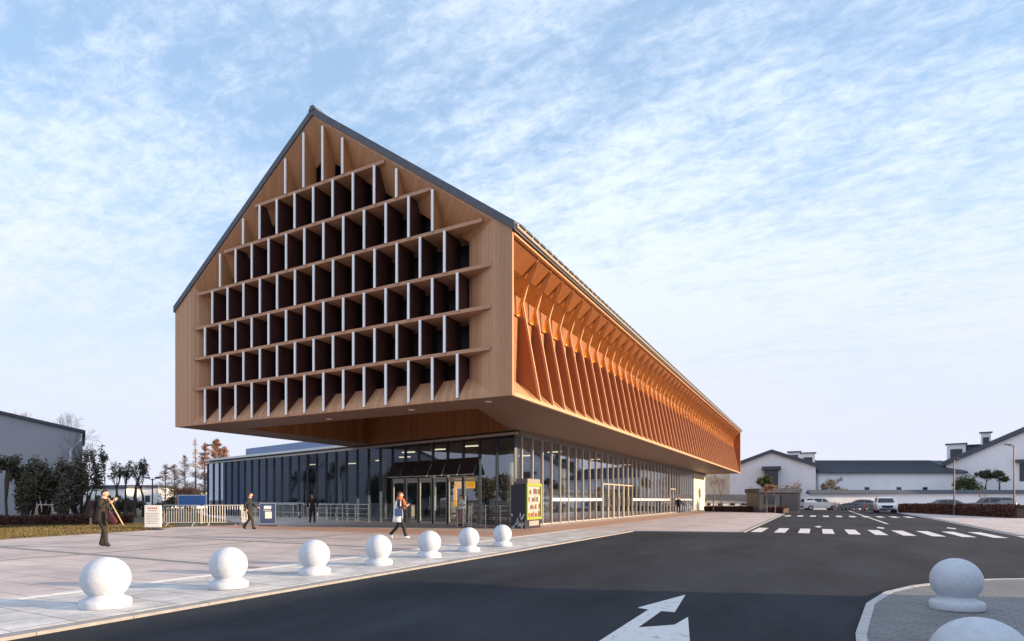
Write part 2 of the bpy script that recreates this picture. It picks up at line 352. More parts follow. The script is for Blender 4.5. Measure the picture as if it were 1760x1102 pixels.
# plaza beside and in front of the hall (raised), with the kerb stones as pieces
KX, KY, KX2 = 1.62, 8.35, 6.12
plaza = MB()
plaza.prism([(-60,-19.2,-0.13),(KX,-19.2,-0.13),(KX,KY,-0.13),(KX2,KY+1.3,-0.13),(KX2,46,-0.13),(KX2-4,60,-0.13),(-2,72,-0.13),(-60,72,-0.13)], (0,0,0.13))
plaza_o = structure(plaza.build('plaza', 'plaza_stone'))
def kerb_run(parent, a, b, w=0.22, L_=1.0, z0=-0.13, z1=0.004, m='kerb_stone'):
    a, b = Vector((*a, 0)), Vector((*b, 0)); d = b-a; n = max(1, round(d.length/L_)); st = d/n; u = d.normalized(); side = Vector((u.y, -u.x, 0))
    for i in range(n):
        p = a+st*i; q = a+st*(i+1)-u*0.006; zt = z1+random.uniform(-.003,.003)
        pts = [p, q, q+side*w, p+side*w]
        k = MB().prism([(v.x, v.y, z0) for v in pts][::-1], (0,0,zt-z0)); k.build('kerb_stone', m, parent)
kerb_run(plaza_o, (KX,-19.2), (KX,KY))
kerb_run(plaza_o, (KX,KY), (KX2,KY+1.3))
kerb_run(plaza_o, (KX2,KY+1.3), (KX2,46))
# paving bands let into the plaza
def band(name, x0, x1, y0, y1, m, z=0.004, parent=plaza_o):
    o = MB().box(x0, x1, y0, y1, z-0.012, z).build(name, m, parent); return o
band('paving_band', -0.74, KX-0.01, -19.2, KY-0.2, 'strip_stone')
for y in range(-19, 8, 3): band('light_stone_strip', -0.94, -0.75, y, y+2.99, 'light_stone', 0.006)
for x0, w_ in ((-7.6, 0.22), (-12.4, 0.22)):
    band('dark_stone_strip', x0, x0+w_, -19.2, 6.0, 'dark_stone')
for y in (-14.5, -9.4, -4.3): band('dark_stone_strip', -30, -0.96, y, y+0.22, 'dark_stone', 0.0045)
band('red_paving_band', -20, -0.96, 1.6, 4.2, 'red_paver', 0.005)
band('red_paving_band', -3.3, -0.96, 4.22, 50, 'red_paver', 0.005)

# painted markings
def paint(name, pts): return MB().prism([(x, y, ZR+0.001) for x, y in pts], (0,0,0.004)).build(name, 'road_paint', road_o)
for i in range(10):
    x = 6.72+i*0.945; paint('crosswalk_bar', [(x-0.2,10.4),(x+0.24,10.4),(x+0.24,14.7),(x-0.2,14.7)])
for i in range(10):
    x = 6.83+i*0.99; paint('crosswalk_bar', [(x-0.2,37.6),(x+0.24,37.6),(x+0.24,41.6),(x-0.2,41.6)])
paint('lane_line', [(12.75,23.3),(12.9,23.3),(12.9,36.6),(12.75,36.6)])
paint('lane_line', [(12.75,42.6),(12.9,42.6),(12.9,70),(12.75,70)])
for x, y in ((9.2,17.4),(12.0,17.5),(15.1,18.6)): paint('diamond_mark', [(x-0.18,y),(x,y-1.1),(x+0.18,y),(x,y+1.1)])
paint('edge_line', [(16.02,10.6),(16.2,10.6),(16.75,30),(16.6,30)])
paint('edge_line', [(16.6,30.2),(16.75,30.2),(17.1,60),(16.95,60)])
paint('lane_arrow', [(7.17,-14),(7.36,-14),(7.36,-11.9),(7.70,-11.5),(7.70,-13.0),(8.02,-11.45),(7.74,-10.1),(7.69,-10.62),(7.36,-10.95),(7.36,-9.86),(7.53,-9.86),(7.38,-8.42),(7.03,-9.78),(7.19,-9.84)])

# the raised corner pavement in the foreground
isl = [(9.2,-19),(9.49,-10.3),(9.72,-8.2),(10.05,-6.9),(10.45,-6.05),(11.1,-5.1),(11.85,-4.35),(12.6,-3.85),(14.0,-3.4),(17,-3.1),(60,-3.0),(60,-40),(9.2,-40)]
isl_o = structure(MB().prism([(x,y,-0.13) for x,y in isl], (0,0,0.13)).build('pavement', 'island_brick'))
for i in range(10):
    a, b = isl[i], isl[i+1]
    if i == 9: b = (30, -3.08)
    kerb_run(isl_o, a, b, w=0.10, L_=0.9, z1=0.006, m='kerb_pale')
# pavement along the far side of the road
fp_o = structure(MB().prism([(16.35,12.0,-0.13),(30,10.0,-0.13),(60,10,-0.13),(60,110,-0.13),(17.35,110,-0.13),(17.35,62,-0.13),(16.95,30,-0.13)], (0,0,0.13)).build('pavement', 'plaza_stone'))
kerb_run(fp_o, (16.95,30), (16.35,12.0), w=0.2, L_=1.2); kerb_run(fp_o, (17.35,62), (16.95,30), w=0.2, L_=1.2)

# ------------------------------------------------------------------ the hall
W, LEN, ZS, ZE, ZRB = 18.64, 66.39, 4.95, 10.60, 17.32
hall = empty('exhibition_hall', (0,0,0), 0, 'gabled timber hall cantilevered over a glass ground floor, white finned gable and orange ribbed side', 'building')
def zr(s):                                     # underside of the roof at distance s from the right edge
    s = min(s, W-s); return ZE + (ZRB-ZE)*s/(W/2)
DEP = 0.62
CAV = 1.35                                     # depth of the dark cells behind the opening
# flat border of the gable
outer = [(0,ZS),(-W,ZS),(-W,ZE),(-W/2,ZRB),(0,ZE)]
xr, xl, zb, drop = -0.78, -(W-1.49), 5.13, 0.10
inner = [(xr,zb),(xl,zb),(xl,zr(-xl)-drop),(-W/2,ZRB-drop),(xr,zr(-xr)-drop)]
oxr, oxl, ozb, odrop = -2.10, -(W-1.95), 5.83, 1.30
openp = [(oxr,ozb),(oxl,ozb),(oxl,zr(-oxl)-odrop),(-W/2,ZRB-odrop-0.12),(oxr,zr(-oxr)-odrop)]
for i in range(5):
    j = (i+1) % 5
    MB().prism([(outer[i][0],0,outer[i][1]),(outer[j][0],0,outer[j][1]),(inner[j][0],0,inner[j][1]),(inner[i][0],0,inner[i][1])], (0,0.10,0)).build('gable_frame', 'gable_wood', hall)
    m_ = 'reveal_wood' if i in (2, 3) else 'gable_wood'
    MB().prism([(inner[i][0],0.003,inner[i][1]),(inner[j][0],0.003,inner[j][1]),(openp[j][0],DEP,openp[j][1]),(openp[i][0],DEP,openp[i][1])], (0,0.05,0)).build('reveal_panel', m_, hall)
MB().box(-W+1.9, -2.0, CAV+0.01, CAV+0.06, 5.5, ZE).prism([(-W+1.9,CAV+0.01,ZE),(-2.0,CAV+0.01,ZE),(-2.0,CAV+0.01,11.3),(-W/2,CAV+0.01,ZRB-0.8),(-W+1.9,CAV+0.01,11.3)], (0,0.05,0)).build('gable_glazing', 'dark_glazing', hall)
for x_ in (oxr, oxl): MB().box(x_-0.03, x_+0.03, DEP+0.06, CAV, 5.6, zr(-x_)-odrop-0.1).build('cavity_wall', 'fin_shaded', hall)
SH = [6.66, 8.10, 9.55, 11.16, 12.80, 14.40]
ends = {0:(-0.85,-17.2),1:(-0.80,-17.2),2:(-0.80,-17.2),3:(-1.2,-16.9),4:(-3.35,-15.0),5:(-5.55,-12.9)}
for i, z in enumerate(SH):
    xa, xb = ends[i]
    MB().prism([(xb,0,z-0.065),(xa,0,z-0.065),(min(xa,oxr)-0.02,DEP+.05,z-0.065),(min(xa,oxr)-0.05,CAV,z-0.065),(max(xb,oxl)+0.05,CAV,z-0.065),(max(xb,oxl)+0.02,DEP+.05,z-0.065)], (0,0,0.13)).build('shelf', 'shelf_wood', hall)
P = 1.084
rows = [(2.19,14,5.02,SH[0]),(2.74,13,SH[0],SH[1]),(2.19,14,SH[1],SH[2]),(2.74,13,SH[2],SH[3]),(3.27,12,SH[3],SH[4]),(4.93,9,SH[4],SH[5]),(7.66,4,SH[5],20)]
fin_mesh = {}
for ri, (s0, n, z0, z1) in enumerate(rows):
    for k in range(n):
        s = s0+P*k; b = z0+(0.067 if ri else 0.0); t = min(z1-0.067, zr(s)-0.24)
        edge = ri == 6 or (ri == 5 and k in (0, n-1)) or (ri == 4 and k in (0, n-1))  # these fins get lighter wood, standing in for the light they catch
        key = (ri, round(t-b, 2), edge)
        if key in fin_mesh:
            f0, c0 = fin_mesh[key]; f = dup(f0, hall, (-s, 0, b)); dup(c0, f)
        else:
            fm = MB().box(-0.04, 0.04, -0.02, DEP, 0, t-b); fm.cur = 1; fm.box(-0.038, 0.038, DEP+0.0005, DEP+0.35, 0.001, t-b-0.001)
            f = fm.build('fin', ['reveal_wood' if edge else 'fin_shaded', 'fin_deep_shade'], hall, (-s, 0, b))
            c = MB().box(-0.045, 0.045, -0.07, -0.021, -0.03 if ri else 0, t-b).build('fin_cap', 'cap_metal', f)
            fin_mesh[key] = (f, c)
# side, back and hidden walls
MB().box(-W, -W+0.10, 0.101, LEN-0.01, ZS, ZE-0.01).build('left_wall', 'gable_wood', hall)
MB().prism([(-W+0.11,LEN-0.2,ZS),(-0.02,LEN-0.2,ZS),(-0.02,LEN-0.2,ZE-0.01),(-W/2,LEN-0.2,ZRB-0.01),(-W+0.11,LEN-0.2,ZE-0.01)], (0,0.2,0)).build('rear_wall', 'side_panel', hall)
# roof
th = 0.30
for sgn in (0, 1):
    xe = 0.12 if sgn == 0 else -W-0.06; sl = (ZRB-ZE)/(W/2); ze = ZE - sl*(0.12 if sgn == 0 else 0.06)
    MB().prism([(xe,-0.06,ze),(-W/2,-0.06,ZRB),(-W/2,-0.06,ZRB+th),(xe,-0.06,ze+th)], (0,LEN+0.12,0)).build('roof_slope', 'roof_slate', hall)
MB().prism([(-W/2-0.2,-0.08,ZRB+th-0.12),(-W/2+0.2,-0.08,ZRB+th-0.12),(-W/2+0.08,-0.08,ZRB+th+0.07),(-W/2-0.08,-0.08,ZRB+th+0.07)], (0,LEN+0.16,0)).build('ridge_cap', 'roof_slate', hall)
tile0 = None
sl = (ZRB-ZE)/(W/2)
for i in range(118):
    y = 0.12+i*0.56
    if tile0 is None:
        tile0 = MB().prism([(0.26,0,-0.04),(0.26,0.16,0.035),(0.26,0.34,0.035),(0.26,0.50,-0.04)], (-0.9,0,0.9*sl)).build('eave_tile', 'roof_slate', hall, (0, y, ZE+th-0.17))
    else: dup(tile0, hall, (0, y, ZE+th-0.17))
MB().box(0.03, 0.20, 0.0, LEN, ZE-0.02, ZE+0.14).build('gutter', 'gutter', hall)
MB().box(-0.10, 0.03, 0.101, LEN, ZE-0.17, ZE-0.022).build('eave_fascia', 'edge_wood', hall)
MB().box(-0.12, 0.02, 0.101, LEN-0.2, ZS-0.004, ZS+0.12).build('sill_fascia', 'edge_wood', hall)
SX, LX = -1.55, -0.93
def bay_slab(name, m, xa, za, xb, zb_, t):
    ya, yb, ye = 0.16, 1.45, LEN-0.21
    MB().add([(xa,ya,za),(xb,yb,zb_),(xb,ye,zb_),(xa,ye,za),(xa,ya,za+t),(xb,yb,zb_+t),(xb,ye,zb_+t),(xa,ye,za+t)],
        [(0,1,2,3),(7,6,5,4),(0,4,5,1),(1,5,6,2),(2,6,7,3),(3,7,4,0)]).build(name, m, hall)
bay_slab('side_sill', 'sill_wood', -0.121, ZS+0.05, -0.95, 5.80, 0.07)
MB().box(SX, LX, 1.45, LEN-0.21, 8.30, 8.36).build('wall_ledge', 'side_panel', hall)
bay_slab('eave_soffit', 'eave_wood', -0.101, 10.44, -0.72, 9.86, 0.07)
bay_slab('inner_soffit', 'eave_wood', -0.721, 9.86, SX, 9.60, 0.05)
MB().box(LX-0.06, LX, 1.20, LEN-0.21, 5.75, 8.36).build('side_inner_wall', 'side_panel', hall)
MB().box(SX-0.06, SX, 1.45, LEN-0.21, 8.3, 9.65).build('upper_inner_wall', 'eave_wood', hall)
MB().box(LX-0.10, LX-0.04, 1.6, LEN-0.4, 8.361, 8.385).build('led_strip', 'led', hall)
fin0 = None
for i in range(53):
    y = 2.30+1.195*i
    if fin0 is None:
        fin0 = MB().prism([(-0.10,0,5.13),(-0.765,0,8.84),(-0.80,0,8.86),(LX,0,8.30),(LX,0,5.86)], (0,0.06,0)).build('side_fin', 'side_panel', hall, (0, y, 0))
        e0 = MB().prism([(0.0,0,5.072),(-0.75,0,8.90),(-0.82,0,8.86),(-0.10,0,5.09)], (0,-0.075,0)).build('edge_strip', 'edge_wood', fin0, (0, 0.068, 0))
        rib0 = MB().prism([(-0.36,0,10.17),(-0.765,0,8.92),(-0.90,0,8.45),(-1.02,0,8.45),(-0.88,0,8.93),(-0.52,0,10.03)], (0,0.05,0)).build('eave_rib', 'rib_gold', hall, (0, y, 0))
        re0 = MB().prism([(-0.11,0,10.425),(-0.34,0,10.20),(-0.745,0,8.86),(-0.80,0,8.89),(-0.39,0,10.14),(-0.16,0,10.36)], (0,-0.075,0)).build('edge_strip', 'edge_wood', rib0, (0, 0.068, 0))
    else:
        f = dup(fin0, hall, (0, y, 0)); dup(e0, f); r_ = dup(rib0, hall, (0, y, 0)); dup(re0, r_)
MB().prism([(-0.11,0.13,5.15),(-1.54,1.17,5.15),(-1.54,1.17,9.6),(-0.11,0.13,10.4)], (0,0.04,0)).build('bay_end_panel', 'side_panel', hall)
# underside with the triangular recess above the entrance
A = (-4.52, 8.93); B = (-41.2, 17.23); gs = (B[1]-A[1])/(B[0]-A[0])
def gy(x): return A[1]+(x-A[0])*gs            # y of the entrance glazing at x
h1, h2, h3, h4 = (-16.15,2.05), (-2.55,1.93), (-4.60,8.55), (-16.15,gy(-16.15)-0.3)
def flat(name, quads, z, m):
    b = MB()
    for q in quads: b.poly([(x,y,z) for x,y in q])
    return b.build(name, m, hall)
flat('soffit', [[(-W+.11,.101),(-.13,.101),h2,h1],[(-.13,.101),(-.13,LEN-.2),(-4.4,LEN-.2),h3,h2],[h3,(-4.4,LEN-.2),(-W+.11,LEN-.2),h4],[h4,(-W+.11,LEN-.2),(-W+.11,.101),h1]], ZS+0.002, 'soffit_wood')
MB().box(-W+.11, -.13, .04, .10, ZS-.003, ZS+.12).build('soffit_edge', 'soffit_wood', hall)
hh = [h1,h2,h3,h4]
for i in range(4):
    p, q = hh[i], hh[(i+1)%4]
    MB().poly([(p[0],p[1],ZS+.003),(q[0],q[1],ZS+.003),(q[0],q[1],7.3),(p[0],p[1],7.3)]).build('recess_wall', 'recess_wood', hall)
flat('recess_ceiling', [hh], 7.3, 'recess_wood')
mat('lamp_lens', (0.8, 0.75, 0.65), 0.3)
for px_, py_ in ((565,720),(707,704),(840,690)):
    D_ = (ZS-CAMZ)*FPX/(HORIZ-py_); x, y = at(px_, D_)
    MB().lathe([(0.13,0),(0.13,0.02),(0.08,0.02)], 16, (x,y,ZS-0.02)).build('downlight', 'lamp_lens', hall)

# ground floor: side glazing on x = A.x, entrance glazing along A-B
ZT = 4.86
GX = A[0]; GE = A[1]+48.7; PE = A[1]+56.85
MB().box(GX-0.25, GX-0.02, GE, PE, 0, ZT).build('stone_pier', 'cream_wall', hall)
MB().box(-40, GX-0.3, PE-0.3, PE, 0, ZT).build('rear_ground_wall', 'plaster', hall)
MB().box(GX-0.14, GX+0.16, A[1]+0.2, PE, ZT-0.16, ZS-0.004).build('head_beam', 'head_beam', hall)
MB().prism([(A[0]+0.1,A[1]-0.1,ZT-0.12),(B[0],B[1]-0.1,ZT-0.12),(B[0],B[1]+0.15,ZT-0.12),(A[0]+0.1,A[1]+0.15,ZT-0.12)], (0,0,0.13)).build('head_beam', 'head_light', hall)
MB().box(GX-0.3, GX-0.02, A[1]+0.2, PE, 0.003, 0.06).build('base_rail', 'mullion', hall)
side = [0.75+1.28*i for i in range(38)]
mu0 = MB().box(-0.14, 0.035, -0.03, 0.03, 0.0, ZT-0.16).build('mullion', 'mullion', hall, (GX, A[1]+side[0], 0))
for s in side[1:]: dup(mu0, hall, (GX, A[1]+s, 0))
doors_side = [(13.55,16.11),(16.11,18.67),(18.67,21.23),(35.3,37.9)]
def is_door(s): return any(a-0.2 < s < b-0.2 for a, b in doors_side)
pg = MB().box(-0.012, 0.012, 0.035, 1.245, 0.06, ZT-0.17).build('glass_pane', 'pane_glass', hall, (GX-0.05, A[1]+side[0], 0))
pgd = MB().box(-0.012, 0.012, 0.035, 1.245, 2.65, ZT-0.17).build('glass_pane', 'pane_glass', hall, (GX-0.05, A[1]+13.55, 0))
first_d = True
for s in side[1:-1]:
    if is_door(s):
        if first_d: pgd.location = (GX-0.05, A[1]+s, 0); first_d = False
        else: dup(pgd, hall, (GX-0.05, A[1]+s, 0))
    else: dup(pg, hall, (GX-0.05, A[1]+s, 0))
MB().box(GX-0.062, GX-0.038, A[1]+0.06, A[1]+0.71, 0.06, ZT-0.17).build('glass_pane', 'pane_glass', hall)
for y0, y1 in ((4.8,13.5),(21.3,35.2),(38.0,47.5)):
    MB().box(GX-0.034, GX-0.028, A[1]+y0, A[1]+y1, 1.32, 1.50).build('frosted_strip', 'frost', hall)
def door(y0, y1, hgt=2.6):
    d = MB(); f = 0.10
    x0, x1 = GX-0.10, GX+0.06
    d.box(x0,x1,y0+.03,y0+.03+f,0.06,hgt); d.box(x0,x1,y1-f-.03,y1-.03,0.06,hgt); d.box(x0,x1,y0+.03+f,y1-.03-f,hgt-f,hgt); d.box(x0,x1,(y0+y1)/2-.09,(y0+y1)/2+.09,0.06,hgt-f)
    o = d.build('door', 'door_frame', hall)
    for a, b in ((y0+.03+f,(y0+y1)/2-.09),((y0+y1)/2+.09,y1-.03-f)):
        MB().box(GX-0.03, GX-0.01, a, b, 0.06, hgt-f).build('door_pane', 'pane_glass', o)
    for q in (-0.16, 0.16): MB().box(GX+0.075, GX+0.11, (y0+y1)/2+q-0.015, (y0+y1)/2+q+0.015, 0.9, 1.6).build('door_handle', 'steel', o)
    return o
for a, b in doors_side: door(A[1]+a, A[1]+b)
# entrance glazing
gu = Vector((B[0]-A[0], B[1]-A[1], 0)); GLn = gu.length; gu.normalize(); gang = math.atan2(gu.y, gu.x)
# frame along the glazing line: local x runs from the corner to the left
glz = lambda s: (A[0]+gu.x*s, A[1]+gu.y*s, 0)
np_ = 30; bw = GLn/np_
mu1 = None; pn1 = {}
ENT = range(6, 12)                            # bays with the entrance doors and the open vents above
for i in range(np_+1):
    p = glz(i*bw)
    if mu1 is None: mu1 = MB().box(-0.03, 0.03, -0.10, 0.10, 0, ZT-0.125).build('mullion', 'mullion_dark', hall, p, gang)
    else: dup(mu1, hall, p)
ENT = range(2, 8)
for i in range(np_):
    p = glz(i*bw); z0 = 0.06; z1 = ZT-0.13
    if i in ENT: z0 = 3.72
    m_ = 'pane_sky_tint' if i >= 24 else 'pane_dark'
    key = (m_, i in ENT)
    if key not in pn1: pn1[key] = MB().box(0.035, bw-0.035, -0.012, 0.012, z0, z1).build('glass_pane', m_, hall, p, gang)
    else: dup(pn1[key], hall, p)
# doors and top-hung vents of the entrance
vent0 = None
for i in ENT:
    p = glz(i*bw)
    t = R(24); y1 = 0.95*math.sin(t); z1 = 3.66-0.95*math.cos(t)
    v = MB().prism([(0.06,0.03,3.66),(bw-0.06,0.03,3.66),(bw-0.06,0.03+y1,z1),(0.06,0.03+y1,z1)], (0,0.04,0.02))
    if vent0 is None: vent0 = v.build('open_vent', 'vent_glass', hall, p, gang); vs0 = MB().beam((0.06,0.05+y1,z1-.02),(bw-0.06,0.05+y1,z1-.02),0.05).build('vent_rail', 'mullion', vent0)
    else: w_ = dup(vent0, hall, p); dup(vs0, w_)
    MB().box(0.035, bw-0.035, -0.05, 0.06, 2.56, 2.70).build('transom', 'door_frame', hall, p, gang)
    d = MB(); d.box(.04,.13,-.03,.04,.02,2.54); d.box(bw-.13,bw-.04,-.03,.04,.02,2.54); d.box(.131,bw-.131,-.03,.04,2.42,2.54); d.box(.131,bw-.131,-.03,.04,.02,.14)
    o = d.build('door', 'door_frame', hall, p, gang)
    MB().box(.131, bw-.131, -.006, .006, .141, 2.419).build('door_pane', 'pane_glass', o)
    MB().box(.20 if i%2 else bw-.24, .24 if i%2 else bw-.20, .06, .10, .8, 1.6).build('door_handle', 'steel', o)
# interior
MB().prism([(A[0]-.3,A[1]+.35,0.002),(A[0]-.3,PE-.4,0.002),(-40,PE-.4,0.002),(B[0]+1,B[1]+.6,0.002)], (0,0,0.012)).build('interior_floor', 'int_floor', hall)
MB().prism([(A[0]-.3,A[1]+.35,4.62),(A[0]-.3,PE-.4,4.62),(-40,PE-.4,4.62),(B[0]+1,B[1]+.6,4.62)], (0,0,0.06)).build('interior_ceiling', 'int_mid', hall)
MB().box(-13.2, -13.0, 24, PE-.5, 0.02, 4.6).build('interior_wall', 'int_mid', hall)
MB().box(-40, -13.2, 27, 27.2, 0.02, 4.6).build('interior_wall', 'int_dark', hall)
MB().prism([(-34.5,17.9,0.02),(-40.6,19.2,0.02),(-40.6,19.35,0.02),(-34.5,18.05,0.02)], (0,0,4.5)).build('reflection_backing', 'mirrored_sky_blue', hall)  # added backing whose blue imitates sky reflected in the glass
col0 = None
for x, y in [(-7,13),(-7,21),(-7,29),(-7,37),(-7,45),(-7,53),(-14,15),(-20,17),(-26,18.5),(-32,20)]:
    if col0 is None: col0 = MB().lathe([(0.22,0),(0.22,4.58)], 16).build('interior_column', 'int_white', hall, (x,y,0.02), smooth=True)
    else: dup(col0, hall, (x,y,0.02))
MB().box(-11.5, -8.2, 15.5, 16.1, 0.02, 1.1).build('reception_counter', 'int_mid', hall)
MB().box(-14.0, -12.3, 17.6, 17.7, 2.2, 2.9).build('lit_shop_sign', 'int_orange', hall)
MB().box(-14.0, -13.75, 17.5, 17.6, 0.9, 2.2).build('lit_shop_sign', 'int_orange', hall)
for x, y in ((-9,11.8),(-12,12.8),(-15,13.6),(-6.3,18),(-6.3,26),(-6.3,34),(-9.5,20),(-18,17),(-22,19),(-27,21),(-31,20.5)):
    MB().box(x-.5, x+.5, y-.06, y+.06, 4.54, 4.60).build('ceiling_lamp', 'int_lamp', hall)
for i, (x, y, w_, h_) in enumerate([(-17,20,2.2,1.3),(-22,21,3,1.0),(-28,22,2,1.7),(-8.6,24,1.2,1.4),(-9,31,1.6,1.2),(-8.6,42,1.4,1.6)]):
    MB().box(x-w_/2, x+w_/2, y, y+.7, 0.02, h_).build('display_case', 'int_white' if i%2 else 'int_mid', hall)
# the low wing left of the hall
MB().prism([(-W-.01,gy(-W)-.16,4.99),(B[0]-.4,B[1]-.16,4.99),(B[0]-.4,62,4.99),(-W-.01,62,4.99)], (0,0,0.17)).build('wing_roof', 'white_fascia', hall)
MB().prism([(-W-.03,gy(-W)+3.2,5.16),(-39.6,B[1]+2.8,5.16),(-39.6,60,5.16),(-W-.03,60,5.16)], (0,0,1.15)).build('wing_upper_roof', 'blue_roof', hall)
MB().box(B[0]-0.05, B[0]+0.1, B[1]+.2, 60, 0, 4.985).build('wing_end_wall', 'plaster', hall)

# ------------------------------------------------------------------ stone ball bollards
def ball_profile():
    pr = [(0.0,0.0),(0.285,0.0),(0.292,0.02),(0.292,0.085),(0.28,0.10),(0.215,0.125),(0.195,0.145)]
    r, zc = 0.282, 0.365
    a0 = math.asin(-(zc-0.16)/r)
    for i in range(17):
        a = a0+(math.pi/2-a0)*i/16; pr.append((max(r*math.cos(a), 0.002), zc+r*math.sin(a)))
    return pr
bol_spots = [(0.90,-13.13),(0.88,-11.33),(0.80,-9.48),(0.80,-7.68),(0.80,-5.86),(0.80,-4.05),(0.78,-2.12)]
which = ['first','second','third','fourth','fifth','sixth']
b0 = MB().lathe(ball_profile(), 40).build('ball_bollard', 'bollard_stone', None, (bol_spots[-1][0], bol_spots[-1][1], 0.006), smooth=True)
e_ = b0.modifiers.new('edge', 'EDGE_SPLIT'); e_.split_angle = R(40)
G_ = 'stone ball bollards along the sunlit kerb'
names_b = ['first sunlit stone ball bollard, at the vending cabinet end of the row',
  'second sunlit stone ball bollard counting from the vending cabinet end of the row',
  'third sunlit stone ball bollard counting from the vending cabinet end of the row',
  'fourth sunlit stone ball bollard, the middle one of the row of seven',
  'fifth sunlit stone ball bollard counting from the vending cabinet end of the row',
  'sixth sunlit stone ball bollard, last but one from the open end of the row',
  'seventh sunlit stone ball bollard, at the end of the row farthest from the cabinet']
for i, (x, y) in enumerate(bol_spots[::-1]):
    b = b0 if i == 0 else dup(b0, None, (x, y, 0.006)); tag(b, names_b[i], 'bollard', G_); b.rotation_euler = (R((i*37 % 5)-2)*.5, R((i*53 % 5)-2)*.5, i*1.3)
r1 = dup(b0, None, (10.72,-8.12,0.002)); tag(r1, 'shaded blue-white stone ball bollard beside the curved kerb of the brick corner', 'bollard', 'shaded ball bollards on the brick corner')
r2 = dup(b0, None, (10.06,-12.70,0.002)); tag(r2, 'shaded stone ball bollard on the brick corner, farther from the curved kerb', 'bollard', 'shaded ball bollards on the brick corner')

# ------------------------------------------------------------------ street objects near the entrance
# vending cabinet with its lit shelves towards the road
vx, vy = -3.20, 7.55
vc = empty('vending_cabinet', (vx,vy,0.006), 0, 'tall navy vending cabinet with lime green framed shelf front at the glass corner', 'vending machine')
MB().box(-0.86, -0.06, 0, 1.72, 0.0, 2.12).build('cabinet_body', 'navy', vc, bevel=0.015)
MB().box(-0.70, -0.03, 0.18, 1.62, 2.125, 2.42).build('top_box', 'int_mid', vc, bevel=0.02)
fr_ = MB(); fr_.box(-0.055,0.03,0.02,0.14,0.42,2.2); fr_.box(-0.055,0.03,1.58,1.70,0.42,2.2); fr_.box(-0.055,0.03,0.141,1.579,2.06,2.2); fr_.box(-0.055,0.03,0.141,1.579,0.42,0.54)
fr_.build('lime_frame', 'lime', vc)
MB().box(-0.055, -0.03, 0.142, 1.578, 0.545, 2.055).build('backlit_panel', 'shelf_white', vc)
mat('pack_a', (0.25,0.05,0.03), 0.5); mat('pack_b', (0.34,0.26,0.12), 0.5); mat('pack_c', (0.10,0.16,0.09), 0.5); mat('pack_d', (0.14,0.09,0.07), 0.5)
for k in range(4):
    z = 0.58+k*0.37
    MB().box(-0.029, 0.0, 0.15, 1.57, z-0.02, z).build('display_shelf', 'steel', vc)
    for q in range(7):
        MB().box(-0.028, -0.004, 0.20+q*0.195, 0.20+q*0.195+0.13, z+0.002, z+random.uniform(0.14,0.26)).build('goods_pack', ['pack_a','pack_b','white_panel','pack_c','pack_d'][(q*3+k*2)%5 if k else q%2], vc)
MB().box(-0.055, -0.01, 0.3, 1.4, 0.12, 0.36).build('delivery_flap', 'int_mid', vc)
for k in range(26):                            # pale leaf drawings on the navy side
    x = -0.80+random.random()*0.66; z = 0.06+random.random()**1.4*0.62; a = random.uniform(-0.9,0.9); l_ = random.uniform(0.07,0.13); w_ = 0.03
    c_, s_ = math.cos(a), math.sin(a)
    pts = [(x-s_*l_, z+c_*l_), (x+c_*w_, z+s_*w_), (x+s_*l_, z-c_*l_), (x-c_*w_, z-s_*w_)]
    MB().prism([(p[0],-0.004,p[1]) for p in pts], (0,0.003,0)).build('leaf_print', 'frost', vc)

# steel queue railing before the entrance
def railing(name, label, a, b, hgt=1.05, nrail=4, post=1.0, group=None, m='steel', cat='railing'):
    a, b = Vector((*a,0)), Vector((*b,0)); d = b-a; o = empty(name, (a.x,a.y,0.004), math.atan2(d.y,d.x), label, cat, group); n = max(1, round(d.length/post)); st = d.length/n
    for i in range(n+1):
        MB().tube([(i*st,0,0),(i*st,0,hgt)], 0.028, 8).tube([(i*st,0,0),(i*st,0,0.015)], 0.07, 10).build('post', m, o)
    MB().tube([(0,0,hgt),(d.length,0,hgt)], 0.026, 8).build('handrail', m, o)
    for k in range(nrail): MB().tube([(0,0,hgt*(k+0.6)/(nrail+0.4)),(d.length,0,hgt*(k+0.6)/(nrail+0.4))], 0.014, 6).build('rail', m, o)
    return o
rA = at(786,29.5); rB = at(886,28.3)
railing('queue_railing', 'steel post and rail barrier before the doors, beside the vending cabinet', rA, rB, 1.12, 4, 0.78)
rC = at(786,29.55); rD = at(806,31.0)
railing('queue_railing', 'short steel side barrier running from the railing to the doors', rC, rD, 1.12, 3, 0.9)
n_ = Vector((-gu.y, gu.x, 0)) * -1            # outwards from the entrance glazing
if n_.y > 0: n_ = -n_
p1 = Vector(glz(10.2))+n_*(-1)*-1.4; p2 = Vector(glz(17.6))+n_*1.4
p1 = Vector(glz(10.6))+n_*1.4
railing('guard_railing', 'long pale steel railing with horizontal rails along the dark entrance glazing', (p1.x,p1.y), (p2.x,p2.y), 1.1, 3, 1.45, m='barrier_steel')
p3 = Vector(glz(18.0))+n_*1.5; p4 = Vector(glz(26.5))+n_*1.5
railing('guard_railing', 'thin steel railing behind the guard, along the left run of dark glazing', (p3.x,p3.y), (p4.x,p4.y), 1.15, 1, 1.4)

